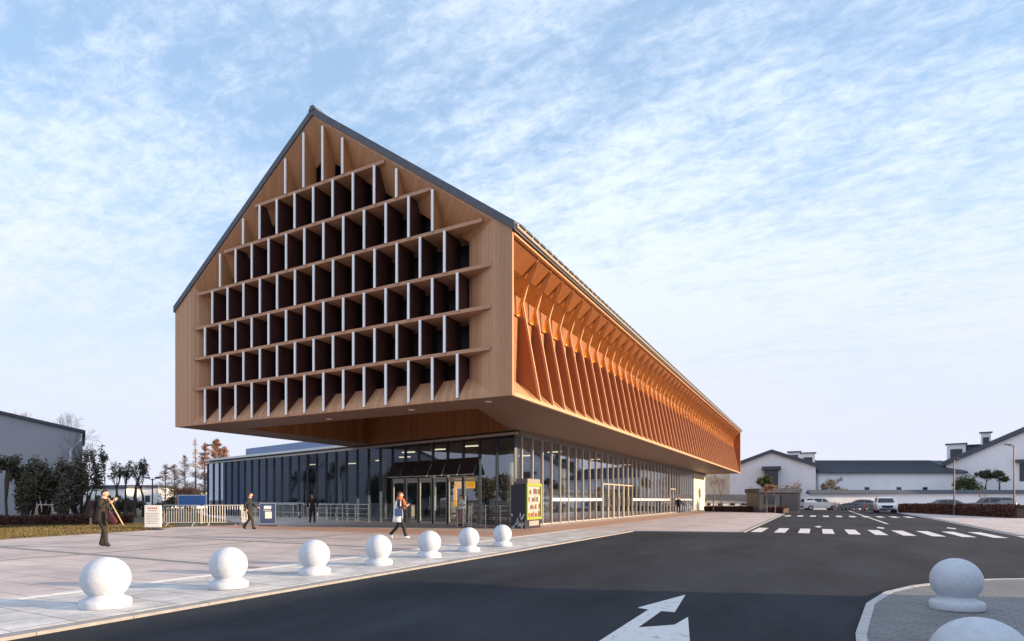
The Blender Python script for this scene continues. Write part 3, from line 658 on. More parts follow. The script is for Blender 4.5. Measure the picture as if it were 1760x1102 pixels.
def barrier(loc, rz, label):
    o = empty('crowd_barrier', (*loc,0.004), rz, label, 'barrier', 'steel crowd barriers in front of the glass wing')
    Lb = 2.0
    MB().tube([(0.03,0,0.14),(0.03,0,1.02),(0.10,0,1.10),(Lb-0.10,0,1.10),(Lb-0.03,0,1.02),(Lb-0.03,0,0.14)], 0.024, 8).build('frame', 'barrier_steel', o)
    MB().tube([(0.03,0,0.20),(Lb-0.03,0,0.20)], 0.02, 8).build('bottom_rail', 'barrier_steel', o)
    for i in range(15):
        x = 0.15+i*(Lb-0.3)/14; MB().tube([(x,0,0.20),(x,0,1.10)], 0.011, 6).build('bar', 'barrier_steel', o)
    for x in (0.35, Lb-0.35): MB().tube([(x,-0.3,0.015),(x,-0.1,0.14),(x,0.1,0.14),(x,0.3,0.015)], 0.018, 6).build('foot', 'barrier_steel', o)
    return o
q0 = at(277,30.2); q1 = at(346,30.4); q2 = at(412,31.0); q3 = at(470,38.5); q4 = at(518,37.8)
def ang(a, b): return math.atan2(b[1]-a[1], b[0]-a[0])
bar0 = barrier(q0, ang(q0,q1), 'steel crowd barrier with its end behind the white sign board')
copy_tree(bar0, None, 'steel crowd barrier in line after the one at the white sign board', (*q1,0.004), ang(q1,q2))
copy_tree(bar0, None, 'steel crowd barrier half hidden behind the man in the dark jacket', (*q2,0.004), ang(q2,at(470,34)))
copy_tree(bar0, None, 'shaded crowd barrier between the framed poster and the guard', (*q3,0.004), ang(q3,q4))
copy_tree(bar0, None, 'shaded crowd barrier right behind the standing guard', (*q4,0.004), ang(q3,q4))

# sign boards
def sign_board(name, loc, rz, w, h, label, frame_m, face_m, lines, z0=0.12, poster=None):
    o = empty(name, (*loc,0.004), rz, label, 'sign')
    MB().box(-w/2, w/2, -0.02, 0.02, z0, z0+h).build('board', frame_m, o, bevel=0.008)
    MB().box(-w/2+0.04, w/2-0.04, -0.024, -0.0205, z0+0.04, z0+h-0.04).build('face', face_m, o)
    for i in (-1, 1): MB().beam((i*w*0.42,0.03,z0+h*0.8),(i*w*0.46,0.42,0.01),0.03).build('prop', 'steel', o)
    MB().box(-w/2-0.02, w/2+0.02, -0.14, 0.16, 0.0, 0.04).build('foot', 'navy', o)
    for x0, x1, z, hh_, m_ in lines: MB().box(x0*w, x1*w, -0.027, -0.0245, z0+z*h, z0+z*h+hh_).build('printed_line', m_, o)
    return o
CF = R(YAW)                                    # facing the viewpoint
L1 = [(-0.30+k*0.12, -0.30+k*0.12+0.08, 0.83, 0.075, 'print_red') for k in range(5)]+[(-0.26,0.26,0.74,0.03,'print_grey')]
L1 += [(-0.38,0.36-0.1*(k%3 == 2),0.62-k*0.075,0.022,'print_grey') for k in range(7)]
sign_board('notice_board', gp(263,911), CF+0.05, 0.76, 1.02, 'free-standing white notice board with red heading beside the crowd barriers', 'white_panel', 'white_panel', L1)
sign_board('poster_stand', at(460,30.6), CF+0.25, 0.82, 1.1, 'dark blue framed poster stand with pale panels behind the walking man', 'steel', 'poster_blue', [(-0.22,0.22,0.72,0.16,'frost'),(-0.15,0.25,0.26,0.36,'white_panel'),(-0.25,0.2,0.64,0.03,'frost')])

# ------------------------------------------------------------------ people
mat('skin', (0.55,0.34,0.25), 0.55, var=0.06); mat('hair_black', (0.02,0.016,0.014), 0.5, var=0.2); mat('hair_red', (0.16,0.045,0.02), 0.5, var=0.25); mat('hair_brown', (0.07,0.03,0.016), 0.5, var=0.25)
mat('cloth_black', (0.016,0.016,0.02), 0.85, var=0.25, scale=20); mat('cloth_dark', (0.018,0.022,0.032), 0.85, var=0.25, scale=20)
mat('cloth_olive', (0.045,0.041,0.030), 0.9, var=0.25, scale=20); mat('cloth_brown', (0.028,0.022,0.017), 0.9, var=0.3, scale=18)
mat('cloth_white', (0.76,0.77,0.80), 0.85, var=0.08, scale=12); mat('cloth_red', (0.50,0.13,0.05), 0.85, var=0.2, scale=15); mat('cloth_maroon', (0.07,0.014,0.022), 0.85, var=0.25, scale=12)
mat('cloth_blue', (0.05,0.09,0.22), 0.7, var=0.2); mat('cloth_wine', (0.03,0.014,0.018), 0.85, var=0.2); mat('shoe_white', (0.80,0.78,0.76), 0.6); mat('shoe_dark', (0.03,0.024,0.022), 0.6)
mat('bamboo', (0.50,0.34,0.20), 0.6, var=0.2, scale=10); mat('cloth_pink', (0.42,0.25,0.24), 0.85, var=0.15); mat('eye_dark', (0.02,0.015,0.012), 0.3)
def ellipsoid(mb, c, r, n=14, k=9):
    prof = []
    o = len(mb.v)
    for i in range(k+1):
        t = -math.pi/2+math.pi*i/k
        for j in range(n):
            u = 2*math.pi*j/n; mb.v.append((c[0]+r[0]*max(math.cos(t),0.02)*math.cos(u), c[1]+r[1]*max(math.cos(t),0.02)*math.sin(u), c[2]+r[2]*math.sin(t)))
    for i in range(k):
        for j in range(n):
            j2 = (j+1)%n; mb.f.append((o+i*n+j,o+i*n+j2,o+(i+1)*n+j2,o+(i+1)*n+j)); mb.mi.append(mb.cur)
    mb.f.append(tuple(o+j for j in range(n))[::-1]); mb.mi.append(mb.cur); mb.f.append(tuple(o+k*n+j for j in range(n))); mb.mi.append(mb.cur)
def person(loc, rz, H, label, mats, J, hair='hair_black', hair_long=False, coat=None, group=None, lean=0.0):
    """body faces local +Y. J: joints (fractions of H): elbow/wrist/knee/ankle for left (L, x<0) and right (R, x>0)"""
    verts = {'pelvis':((0,0,.53),.085,.065),'waist':((0,lean*.3,.61),.078,.062),'chest':((0,lean*.7,.73),.092,.066),'neckb':((0,lean*.95,.815),.05,.045),'neck':((0,lean,.855),.034,.036),'skull':((0,lean+.004,.90),.038,.044)}
    ed = [('pelvis','waist'),('waist','chest'),('chest','neckb'),('neckb','neck'),('neck','skull')]
    for s, sx in (('L',-1),('R',1)):
        verts['sh'+s] = ((sx*.105,lean*.9,.80),.042,.042); verts['el'+s] = (J['el'+s],.034,.034); verts['wr'+s] = (J['wr'+s],.023,.025)
        ed += [('neckb','sh'+s),('sh'+s,'el'+s),('el'+s,'wr'+s)]
        verts['hip'+s] = ((sx*.052,0,.49),.062,.062); verts['kn'+s] = (J['kn'+s],.043,.045); a = J['an'+s]; verts['an'+s] = (a,.032,.033)
        pitch = J.get('pt'+s, 0.0); verts['to'+s] = ((a[0]+sx*.008,a[1]+.085*math.cos(pitch),max(.018,a[2]-.022-.085*math.sin(pitch))),.026,.018)
        verts['he'+s] = ((a[0],a[1]-.022,max(.02,a[2]-.022+0.02*math.sin(pitch))),.026,.02)
        ed += [('pelvis','hip'+s),('hip'+s,'kn'+s),('kn'+s,'an'+s),('an'+s,'to'+s),('an'+s,'he'+s)]
    keys = list(verts); me = bpy.data.meshes.new('body_cage')
    me.from_pydata([tuple(c*H for c in verts[k][0]) for k in keys], [(keys.index(a), keys.index(b)) for a, b in ed], [])
    ob = bpy.data.objects.new('body_cage', me); col.objects.link(ob)
    sk = ob.modifiers.new('skin', 'SKIN'); sk.use_smooth_shade = True
    for i, k in enumerate(keys):
        d = me.skin_vertices[0].data[i]; d.radius = (verts[k][1]*H, verts[k][2]*H); d.use_root = (k == 'pelvis')
    ss = ob.modifiers.new('sub', 'SUBSURF'); ss.levels = 2; ss.render_levels = 2
    dg = bpy.context.evaluated_depsgraph_get(); ev = ob.evaluated_get(dg); m2 = bpy.data.meshes.new_from_object(ev)
    mb = MB(); mb.v = [tuple(v.co) for v in m2.vertices]; top, leg, shoe = 0, 1, 2
    wr = [Vector(J['wrL'])*H, Vector(J['wrR'])*H]
    for p in m2.polygons:
        c = p.center; mb.f.append(tuple(p.vertices)); z = c.z/H
        an = min((Vector(J['anL'])*H-c).length, (Vector(J['anR'])*H-c).length)
        k = shoe if (an < 0.11*H and (z < .045 or c.z < min(J['anL'][2],J['anR'][2])*H+.02*H or an > .0 and c.z < (J['anL'] if (Vector(J['anL'])*H-c).length < (Vector(J['anR'])*H-c).length else J['anR'])[2]*H+.004*H)) else leg if (z < .53 and abs(c.x) < .115*H or z < .42) else 3 if z > .845 else top
        mb.mi.append(k)
    bpy.data.objects.remove(ob)
    mb.cur = 3; hc = (0, (lean+.014)*H, .928*H)
    ellipsoid(mb, hc, (.047*H,.056*H,.066*H), 18, 12)
    ellipsoid(mb, (0, hc[1]+.056*H, hc[2]-.008*H), (.008*H,.012*H,.014*H), 8, 5)          # nose
    for sx in (-1,1): ellipsoid(mb, (sx*.047*H, hc[1]-.004*H, hc[2]-.006*H), (.006*H,.012*H,.018*H), 8, 5)   # ears
    mb.cur = 4
    for sx in (-1,1): ellipsoid(mb, (sx*.018*H, hc[1]+.049*H, hc[2]+.006*H), (.007*H,.006*H,.005*H), 8, 4)   # eyes
    mb.cur = 5; ellipsoid(mb, (0, hc[1]+.049*H, hc[2]-.032*H), (.014*H,.006*H,.004*H), 8, 4)                 # mouth
    mb.cur = 3
    for s, sx in (('L',-1),('R',1)):                                                          # hands with five fingers
        w = Vector(J['wr'+s])*H; d = (w-Vector(J['el'+s])*H).normalized(); side_ = d.cross(Vector((0,0,1)) if abs(d.z) < .9 else Vector((1,0,0))).normalized(); nrm = side_.cross(d)
        mb.tube([w-d*.005*H, w+d*.02*H, w+d*.045*H, w+d*.052*H], [.015*H,.021*H,.021*H,.015*H], 8)
        for f_, (off, ln) in enumerate(((-.017,.030),(-.006,.036),(.006,.034),(.016,.027))):
            b_ = w+d*.046*H+side_*off*H; mid_ = b_+d*ln*.5*H+nrm*.004*H; mb.tube([b_, mid_, b_+d*ln*.85*H+nrm*.014*H], [.0062*H,.0058*H,.0045*H], 6)
        tb = w+d*.018*H-side_*.018*H; mb.tube([tb, tb+d*.018*H-side_*.014*H+nrm*.004*H, tb+d*.034*H-side_*.016*H+nrm*.012*H], [.0075*H,.0066*H,.005*H], 6)
    me = bpy.data.meshes.new('person'); me.from_pydata(mb.v, [], mb.f)
    for m_ in (mats[0], mats[1], mats[2], 'skin', 'eye_dark', 'cloth_red'): me.materials.append(MATS[m_])
    me.polygons.foreach_set('material_index', mb.mi); me.polygons.foreach_set('use_smooth', [True]*len(mb.f)); me.update()
    o = bpy.data.objects.new('person', me); col.objects.link(o); o.location = (*loc, 0.006); o.rotation_euler = (0,0,rz); tag(o, label, 'person', group)
    # hair
    hb = MB(); n = 16; rings = []
    for i in range(8):
        t = math.pi/2-(i/7)*R(118); ring = []
        for j in range(n):
            u = 2*math.pi*j/n; y_ = math.sin(u); tt = max(t, R(22)) if y_ > 0.35 else (max(t, R(-2)) if abs(y_) <= 0.35 else t)
            ring.append((hc[0]+.051*H*math.cos(tt)*math.cos(u), hc[1]-.004*H+.061*H*math.cos(tt)*y_, hc[2]+.005*H+.068*H*math.sin(tt)))
        rings.append(ring)
    hb.add([p for r_ in rings for p in r_], [(i*n+j,(i+1)*n+j,(i+1)*n+(j+1)%n,i*n+(j+1)%n) for i in range(7) for j in range(n)])
    if hair_long: ellipsoid(hb, (0, hc[1]-.036*H, hc[2]-.05*H), (.046*H,.032*H,.085*H), 12, 8)
    hb.build('hair', hair, o, smooth=True)
    if coat:                                                                                   # open coat over the body
        cm, zt, zbm, flare = coat[:4]; wide = len(coat) > 4
        cb = MB(); n = 20; rs = []
        for i in range(7):
            f_ = i/6; z = zt+(zbm-zt)*f_
            for j in range(n):
                u = 2*math.pi*j/n; rx = .105+flare*f_; ry = .082+flare*f_*1.2+0.012*math.sin(3*u)*f_
                rs.append((rx*H*math.cos(u), (ry*math.sin(u)-.015*f_+lean*.7*(1-f_))*H, z*H))
        cb.add(rs, [(i*n+j,(i+1)*n+j,(i+1)*n+(j+1)%n,i*n+(j+1)%n) for i in range(6) for j in range(n) if not (i > 1 and j in (4,5) or wide and j in (2,3,4,5,6,7))])
        co = cb.build('coat', cm, o, smooth=True); sm = co.modifiers.new('thick', 'SOLIDIFY'); sm.thickness = 0.02
    return o
RIGHT = CF-math.pi/2                           # walking to the right, across the view
walk = dict(elL=(-.145,.055,.665),wrL=(-.12,.165,.60),elR=(.15,-.06,.66),wrR=(.15,-.02,.545),knL=(-.055,.0,.28),anL=(-.055,-.16,.075),ptL=.75,knR=(.055,.105,.285),anR=(.055,.13,.045),ptR=-.2)
person(gp(428,911), RIGHT+0.1, 1.74, 'man in dark jacket and olive trousers walking past the crowd barriers', ('cloth_dark','cloth_olive','shoe_dark'), walk, 'hair_brown', lean=.02, coat=('cloth_dark',.79,.50,.012))
stand = dict(elL=(-.165,-.01,.65),wrL=(-.16,.03,.525),elR=(.165,-.01,.65),wrR=(.16,.03,.525),knL=(-.065,.01,.28),anL=(-.075,0,.045),knR=(.065,.01,.28),anR=(.075,0,.045))
person(gp(537,899), CF+math.pi, 1.76, 'guard in black uniform standing with legs apart before the dark glazing', ('cloth_black','cloth_black','shoe_dark'), stand, 'hair_black')
phone = dict(elL=(-.14,.03,.66),wrL=(-.06,.155,.71),elR=(.14,.03,.66),wrR=(.05,.15,.70),knL=(-.05,-.02,.28),anL=(-.05,-.21,.085),ptL=.8,knR=(.05,.10,.28),anR=(.05,.15,.045),ptR=-.15)
wl = gp(686,927)
person(wl, RIGHT, 1.68, 'woman in long white coat and dark trousers walking while looking at her phone', ('cloth_dark','cloth_black','shoe_white'), phone, 'hair_red', True, ('cloth_white',.81,.36,.03,True), lean=.012)
def off(base, rz, x, y): return (base[0]+x*math.cos(rz)-y*math.sin(rz), base[1]+x*math.sin(rz)+y*math.cos(rz))
def worn(name, mb_, m, base, rz, label, cat, smooth=True, z=0.006): return tag(mb_.build(name, m, None, (base[0],base[1],z), rz, smooth=smooth), label, cat)
sc = MB(); sc.lathe([(0.10,1.36),(0.125,1.40),(0.115,1.46),(0.08,1.49)], 14, (0,0.02,0)); sc.tube([(0.03,0.14,1.42),(0.03,0.19,1.25),(0.02,0.17,1.05)], [.05,.07,.05], 8)
worn('scarf', sc, 'cloth_red', wl, RIGHT, 'rust red scarf hanging down the front of the white coat', 'scarf')
hbg = MB(); hbg.box(0.19,0.30,-0.10,0.16,0.82,1.08); hbg.tube([(0.245,-0.06,1.08),(0.22,-0.02,1.25),(0.19,0.0,1.40),(0.245,0.12,1.08)], 0.012, 6)
worn('handbag', hbg, 'cloth_blue', wl, RIGHT, 'dark blue handbag worn at the side of the white coat', 'bag', False)
ph = MB().box(-0.035,0.035,0.305,0.32,1.18,1.33); worn('phone', ph, 'navy', wl, RIGHT, 'black phone held up by the woman in the white coat', 'phone', False)
carry = dict(elL=(-.13,.07,.70),wrL=(-.07,.16,.80),elR=(.14,.06,.69),wrR=(.08,.17,.765),knL=(-.06,-.005,.28),anL=(-.06,-.06,.05),knR=(.06,.08,.29),anR=(.06,.095,.05))
pl_ = gp(176,941)
person(pl_, RIGHT+0.05, 1.70, 'porter in dark clothes and boots walking on the plaza with a slanting pole', ('cloth_brown','cloth_brown','shoe_dark'), carry, 'hair_black', lean=.03, coat=('cloth_brown',.79,.44,.02))
bp_ = MB(); bp_.box(-0.16,0.16,-0.30,-0.12,0.86,1.38)
o_ = worn('backpack', bp_, 'cloth_wine', pl_, RIGHT+0.05, 'dark wine red backpack on the back of the porter', 'backpack', False); bv = o_.modifiers.new('bevel','BEVEL'); bv.width = 0.06; bv.segments = 3
po_ = MB().tube([(0.12,0.24,1.45),(0.12,0.66,0.66)], 0.02, 8); worn('carrying_pole', po_, 'bamboo', pl_, RIGHT+0.05, 'pale slanting pole held in front of the porter', 'pole')
po_ = MB().tube([(-0.1,-0.40,0.55),(-0.1,-0.37,1.44)], [0.03,0.022], 8); worn('carrying_pole', po_, 'bamboo', pl_, RIGHT+0.05, 'upright pale pole strapped behind the back of the porter', 'pole')
mg_ = MB().prism([(0.13,0.30,1.12),(0.13,0.56,0.74),(0.13,0.40,0.66),(0.13,0.27,0.86)], (0.10,0,0)); o_ = worn('cloth_bundle', mg_, 'cloth_maroon', pl_, RIGHT+0.05, 'maroon cloth bundle hanging under the slanting pole', 'bundle', False); bv = o_.modifiers.new('bevel','BEVEL'); bv.width = 0.04; bv.segments = 3
person((GX+1.0, A[1]+34.6), R(190), 1.72, 'person in black standing outside the far side door beside the cream pier', ('cloth_black','cloth_black','shoe_dark'), stand, 'hair_black', coat=('cloth_black',.79,.40,.02))
person(at(793,30.6), CF+2.2, 1.66, 'person in pale top standing behind the queue railing at the doors', ('cloth_white','cloth_pink','shoe_dark'), stand, 'hair_brown')

# ------------------------------------------------------------------ vegetation
def leafmat(name, c1, c2, trans=0.25):
    m = bpy.data.materials.new(name); m.use_nodes = True; t = m.node_tree; b = t.nodes['Principled BSDF']; nn = t.nodes.new; lk = t.links.new
    oi = nn('ShaderNodeNewGeometry'); n = nn('ShaderNodeTexNoise'); n.inputs['Scale'].default_value = 2.2; n.inputs['Detail'].default_value = 3; lk(oi.outputs['Position'], n.inputs['Vector'])
    ad = nn('ShaderNodeMath'); ad.operation = 'MULTIPLY_ADD'; lk(oi.outputs['Random Per Island'], ad.inputs[0]); ad.inputs[1].default_value = 0.6; lk(n.outputs[0], ad.inputs[2])
    mr = nn('ShaderNodeMapRange'); lk(ad.outputs[0], mr.inputs[0]); mr.inputs[1].default_value = 0.35; mr.inputs[2].default_value = 1.15
    mx = nn('ShaderNodeMix'); mx.data_type = 'RGBA'; lk(mr.outputs[0], mx.inputs[0]); mx.inputs[6].default_value = (*c1,1); mx.inputs[7].default_value = (*c2,1)
    lk(mx.outputs[2], b.inputs['Base Color']); b.inputs['Roughness'].default_value = 0.65; b.inputs['Specular IOR Level'].default_value = 0.3
    MATS[name] = m
leafmat('leaf_dark', (0.055,0.055,0.040), (0.125,0.118,0.08)); leafmat('leaf_green', (0.035,0.05,0.02), (0.11,0.125,0.05)); leafmat('leaf_yellow', (0.12,0.09,0.03), (0.30,0.22,0.08))
leafmat('leaf_rust', (0.22,0.11,0.065), (0.42,0.23,0.14)); leafmat('leaf_red', (0.045,0.018,0.014), (0.11,0.045,0.032)); leafmat('leaf_grey', (0.06,0.055,0.045), (0.15,0.13,0.10)); leafmat('leaf_pink', (0.22,0.17,0.15), (0.42,0.33,0.28))
leafmat('grass_dry', (0.075,0.062,0.025), (0.19,0.145,0.055))
mat('bark', (0.075,0.058,0.045), 0.9, var=0.3, scale=6, bump=0.4); mat('bark_pale', (0.17,0.135,0.11), 0.9, var=0.3, scale=6); mat('bark_grey', (0.10,0.09,0.085), 0.9, var=0.3, scale=6)
def leaf_cloud(rng, blobs, n, size, flat_=0.6, shell=0.55):
    mb = MB(); tot = sum(b[3]*b[4]*b[5] for b in blobs)
    for bx, by, bz, rx, ry, rz_ in blobs:
        for _ in range(int(n*rx*ry*rz_/tot)+1):
            d = Vector((rng.gauss(0,1), rng.gauss(0,1), rng.gauss(0,1))).normalized(); r = (shell+(1-shell)*rng.random())*rng.uniform(0.85,1.12)
            p = Vector((bx+d.x*rx*r, by+d.y*ry*r, bz+d.z*rz_*r))
            if p.z < 0.02: continue
            a = Vector((rng.gauss(0,1), rng.gauss(0,1), rng.gauss(0,flat_))).normalized(); b = a.cross(Vector((rng.gauss(0,1), rng.gauss(0,1), rng.gauss(0,1)))).normalized()
            s = size*rng.uniform(0.6,1.3); a *= s; b *= s*0.45
            mb.add([p-a, p+b*0.9+a*0.1, p+a, p-b*0.9+a*0.1], [(0,1,2,3)])
    return mb
def branches(rng, mb, p, d, length, r, depth, spread, up, tips, seg=3, minr=0.006):
    pts = [p]; rad = [r]; q = Vector(p); dd = Vector(d).normalized()
    for i in range(seg):
        dd = (dd+Vector((rng.gauss(0,.10),rng.gauss(0,.10),rng.gauss(0,.06)+up*0.10))).normalized(); q = q+dd*(length/seg); pts.append(tuple(q)); rad.append(max(minr, r*(1-0.5*(i+1)/seg)))
    mb.tube(pts, rad, 5 if depth > 1 else 4, cap=False)
    if depth <= 0: tips.append(tuple(q)); return
    nb = rng.choice((2,3,3)) if depth > 1 else rng.choice((2,3,4))
    for k in range(nb):
        fr = rng.uniform(0.45,1.0); i = min(seg, max(1, int(fr*seg+0.5))); b = Vector(pts[i])
        ax = dd.orthogonal().normalized(); ax.rotate(Matrix.Rotation(rng.uniform(0,6.283), 3, dd)); nd = (dd*math.cos(spread)+ax*math.sin(spread)).normalized()
        branches(rng, mb, tuple(b), nd, length*rng.uniform(0.6,0.82), max(minr, rad[i]*0.68), depth-1, spread*rng.uniform(0.85,1.1), up, tips, seg, minr)
    branches(rng, mb, pts[-1], dd, length*rng.uniform(0.6,0.8), max(minr, rad[-1]*0.85), depth-1, spread, up, tips, seg, minr)
def tree(seed, loc, label, height, trunk_h, width, leaf, nleaf, lsize, bark='bark', depth=4, spread=0.55, up=0.6, tr=None, group=None, name='tree', rz=0, crown='tips', lr=0.5):
    rng = random.Random(seed); o = empty(name, (*loc,-0.02), rz, label, 'tree', group)
    mb = MB(); tips = []; tr = tr or height*0.018; mb2 = MB()
    mb2.tube([(0,0,0),(rng.uniform(-.05,.05),rng.uniform(-.05,.05),trunk_h*0.5),(0,0,trunk_h)], [tr*1.25,tr,tr*0.85], 8, cap=False)
    branches(rng, mb2, (0,0,trunk_h), (0,0,1), (height-trunk_h)*0.36, tr*0.8, depth, spread, up, tips)
    k = width/2/max(0.1, max(math.hypot(t[0],t[1]) for t in tips)); kz = (height-trunk_h)/max(0.1, max(t[2] for t in tips)-trunk_h)
    def fit(p): return (p[0]*k if p[2] > trunk_h*0.98 else p[0], p[1]*k if p[2] > trunk_h*0.98 else p[1], trunk_h+(p[2]-trunk_h)*kz if p[2] > trunk_h else p[2])
    mb2.v = [fit(p) for p in mb2.v]; tips = [fit(t) for t in tips]
    mb2.build('trunk', bark, o)
    if nleaf:
        rng.shuffle(tips)
        bl = [(t[0],t[1],t[2],lr*rng.uniform(.6,1.2),lr*rng.uniform(.6,1.2),lr*rng.uniform(.5,1.0)) for t in tips[:90]]
        leaf_cloud(rng, bl, nleaf, lsize, shell=0.1).build('crown', leaf, o)
    return o
def shrub(seed, loc, label, w, d, h, leaf, n, lsize, name='shrub', cat='shrub', group=None, rz=0, z=0.0):
    rng = random.Random(seed); o = empty(name, (*loc,z-0.02), rz, label, cat, group)
    bl = []
    for i in range(9): bl.append((rng.uniform(-.33,.33)*w, rng.uniform(-.33,.33)*d, h*rng.uniform(.3,.72), w*rng.uniform(.14,.24), d*rng.uniform(.14,.24), h*rng.uniform(.16,.30)))
    leaf_cloud(rng, bl, n, lsize, shell=0.2).build('foliage', leaf, o)
    st = MB()
    for i in range(6): st.tube([(rng.uniform(-.1,.1)*w,rng.uniform(-.1,.1)*d,0),(bl[i][0],bl[i][1],bl[i][2])], [0.02*h+.01,0.006*h+.004], 5)
    st.build('stem', 'bark', o); return o
def hedge(seed, a, b, w, h, leaf, n, lsize, label):
    rng = random.Random(seed); a, b = Vector((*a,0)), Vector((*b,0)); d = b-a; o = empty('hedge', (a.x,a.y,0), math.atan2(d.y,d.x), label, 'hedge')
    MB().box(0.05, d.length-.05, -w/2+.1, w/2-.1, 0, h*0.8).build('twig_mass', 'bark', o)
    mb = MB()
    for _ in range(n):
        x = rng.uniform(0,d.length); y = rng.uniform(-w/2,w/2); z = rng.uniform(0.05,h)
        if rng.random() < 0.75:
            q = rng.random()
            if q < 0.5: z = h*(0.86+0.13*math.sin(x*1.7)*math.sin(x*0.61))+rng.gauss(0,.05)
            elif q < 0.78: y = -w/2+rng.gauss(0,.05)
            else: y = w/2+rng.gauss(0,.05)
        u = Vector((rng.gauss(0,1),rng.gauss(0,1),rng.gauss(0,1))).normalized(); v = u.orthogonal().normalized()*lsize*.5; u = u*lsize*rng.uniform(.6,1.3); p = Vector((x,y,max(z,.03)))
        mb.add([p-u,p+v,p+u,p-v],[(0,1,2,3)])
    mb.build('foliage', leaf, o); return o

# lawn on the left with dry grass
lw0, lw1 = at(-420,20), at(0,20.2); lw2 = at(246,26.2); lw3 = at(420,32.5)
lawn_pts = [at(-600,17.5), at(0,20.2), at(246,26.0), at(300,29.4), at(420,32.4), at(420,33.2), at(352,50), at(330,80), at(-500,80)]
structure(MB().prism([(x,y,-0.03) for x,y in lawn_pts], (0,0,0.045)).build('lawn', 'lawn_soil'))
kr = [at(-60,19.4), at(0,20.2), at(246,26.0)]
rng = random.Random(3); gb = MB()
for _ in range(26000):
    D_ = rng.uniform(20.3, 33); px_ = rng.uniform(-60, 300)
    lim = 20.3+max(0,px_)*(26.1-20.3)/246 if px_ < 246 else 26.1+(px_-246)*0.065
    if D_ < lim: continue
    x, y = at(px_, D_); a = rng.uniform(0,3.14); h_ = rng.uniform(.03,.11); w_ = 0.018
    gb.add([(x-w_*math.cos(a),y-w_*math.sin(a),.012),(x+w_*math.cos(a),y+w_*math.sin(a),.012),(x+rng.gauss(0,.04),y+rng.gauss(0,.04),.012+h_)],[(0,1,2)])
tag(gb.build('grass', 'grass_dry'), 'dry yellow grass on the lawn strip beside the plaza', 'grass', kind='stuff')
fa = at(-80,30); fb = at(228,33.5)
hedge(5, fa, fb, 1.3, 0.55, 'leaf_red', 9000, 0.07, 'low dark red hedge along the back of the dry lawn')
# evergreens in front of the grey building
for i, (px_, D_, h_, w_) in enumerate([(46,37,4.7,3.8),(78,38.5,4.5,4.2),(108,37.5,4.8,4.0),(134,39,4.1,3.4)]):
    o = shrub(20+i, at(px_,D_), ['bushy dark evergreen under the grey gable wall, next to the small palm-topped tree','broad dark evergreen second in the clump under the grey gable wall','tall dark evergreen third in the clump under the grey gable wall','smaller olive evergreen at the downpipe end of the clump'][i], w_, 2.4, h_, 'leaf_dark' if i < 2 else 'leaf_grey', 6500, 0.11, 'evergreen_bush', 'bush', 'evergreens under the grey gable')
tree(31, at(12,36), 'small dark pollarded tree with flat leafy top before the grey wall', 4.0, 2.7, 1.9, 'leaf_dark', 900, 0.13, depth=2, spread=0.9)
tree(32, at(90,52), 'bare spreading tree rising behind the grey gable roof', 9.6, 3.0, 7.5, None, 0, 0, 'bark_grey', depth=5, spread=0.6)
tree(33, at(60,55), 'bare twiggy tree behind the highest part of the grey roof', 9.9, 3.0, 7.0, None, 0, 0, 'bark_grey', depth=5, spread=0.6)
tree(34, at(140,46), 'bare tree leaning out past the downpipe of the grey building', 6.9, 2.2, 3.6, None, 0, 0, 'bark_grey', depth=4, spread=0.6)
for i, (px_, D_, h_, w_) in enumerate([(150,43,5.2,1.1),(164,43.5,5.0,1.0),(180,42,5.3,1.1),(200,46,4.4,1.6),(216,45,4.5,1.7),(232,45,4.6,1.9),(246,47,4.2,1.9)]):
    t_ = tree(40+i, at(px_,D_), ['bare upright pollard nearest the evergreen clump','bare upright pollard second from the evergreen clump','tallest bare upright pollard, standing apart from its neighbours','lower bare pollard in the middle of the row','bare pollard with forked top beside the middle one','bare pollard with dense twig head near the twin lamp','last bare pollard of the row, beside the twin-headed lamp'][i], h_, 1.6, w_, 'leaf_grey', 260, 0.10, 'bark', 4, 0.28, 1.6, tr=0.10, group='bare pollards left of the hall', lr=.25)
shrub(60, at(165,45), 'low dark undergrowth at the foot of the bare pollards', 3.6, 2, 2.0, 'leaf_dark', 2200, 0.11)
shrub(61, at(215,47), 'wide dark undergrowth below the last bare pollards', 5.5, 2, 1.9, 'leaf_dark', 2600, 0.11)
# rust red conifers behind the glass wing
def conifer(seed, loc, label, h, w, leaf, n, group=None):
    rng = random.Random(seed); o = empty('conifer', (*loc,-0.02), rng.uniform(0,6), label, 'tree', group)
    MB().tube([(0,0,0),(0,0,h*.6),(0,0,h)], [h*.016,h*.009,0.02], 7, cap=False).build('trunk', 'bark_pale', o)
    mb = MB(); br_ = MB()
    for k in range(70):
        t = rng.random()**0.8; z = h*(0.12+0.86*t); r = w/2*(1-t)**0.75*rng.uniform(.6,1.15)+0.1; a = rng.uniform(0,6.283); e = Vector((r*math.cos(a), r*math.sin(a), z+r*0.35))
        br_.tube([(0,0,z),tuple(e)], [0.03,0.008], 4, cap=False)
        for _ in range(n//70):
            f_ = rng.uniform(.2,1.05); p = Vector((e.x*f_, e.y*f_, z+(e.z-z)*f_))+Vector((rng.gauss(0,.12),rng.gauss(0,.12),rng.gauss(0,.12)))
            u = Vector((rng.gauss(0,1),rng.gauss(0,1),rng.gauss(0,.6))).normalized()*rng.uniform(.06,.16); v = u.orthogonal().normalized()*.03
            mb.add([p-u,p+v,p+u,p-v],[(0,1,2,3)])
    br_.build('branch', 'bark_pale', o); mb.build('crown', leaf, o)
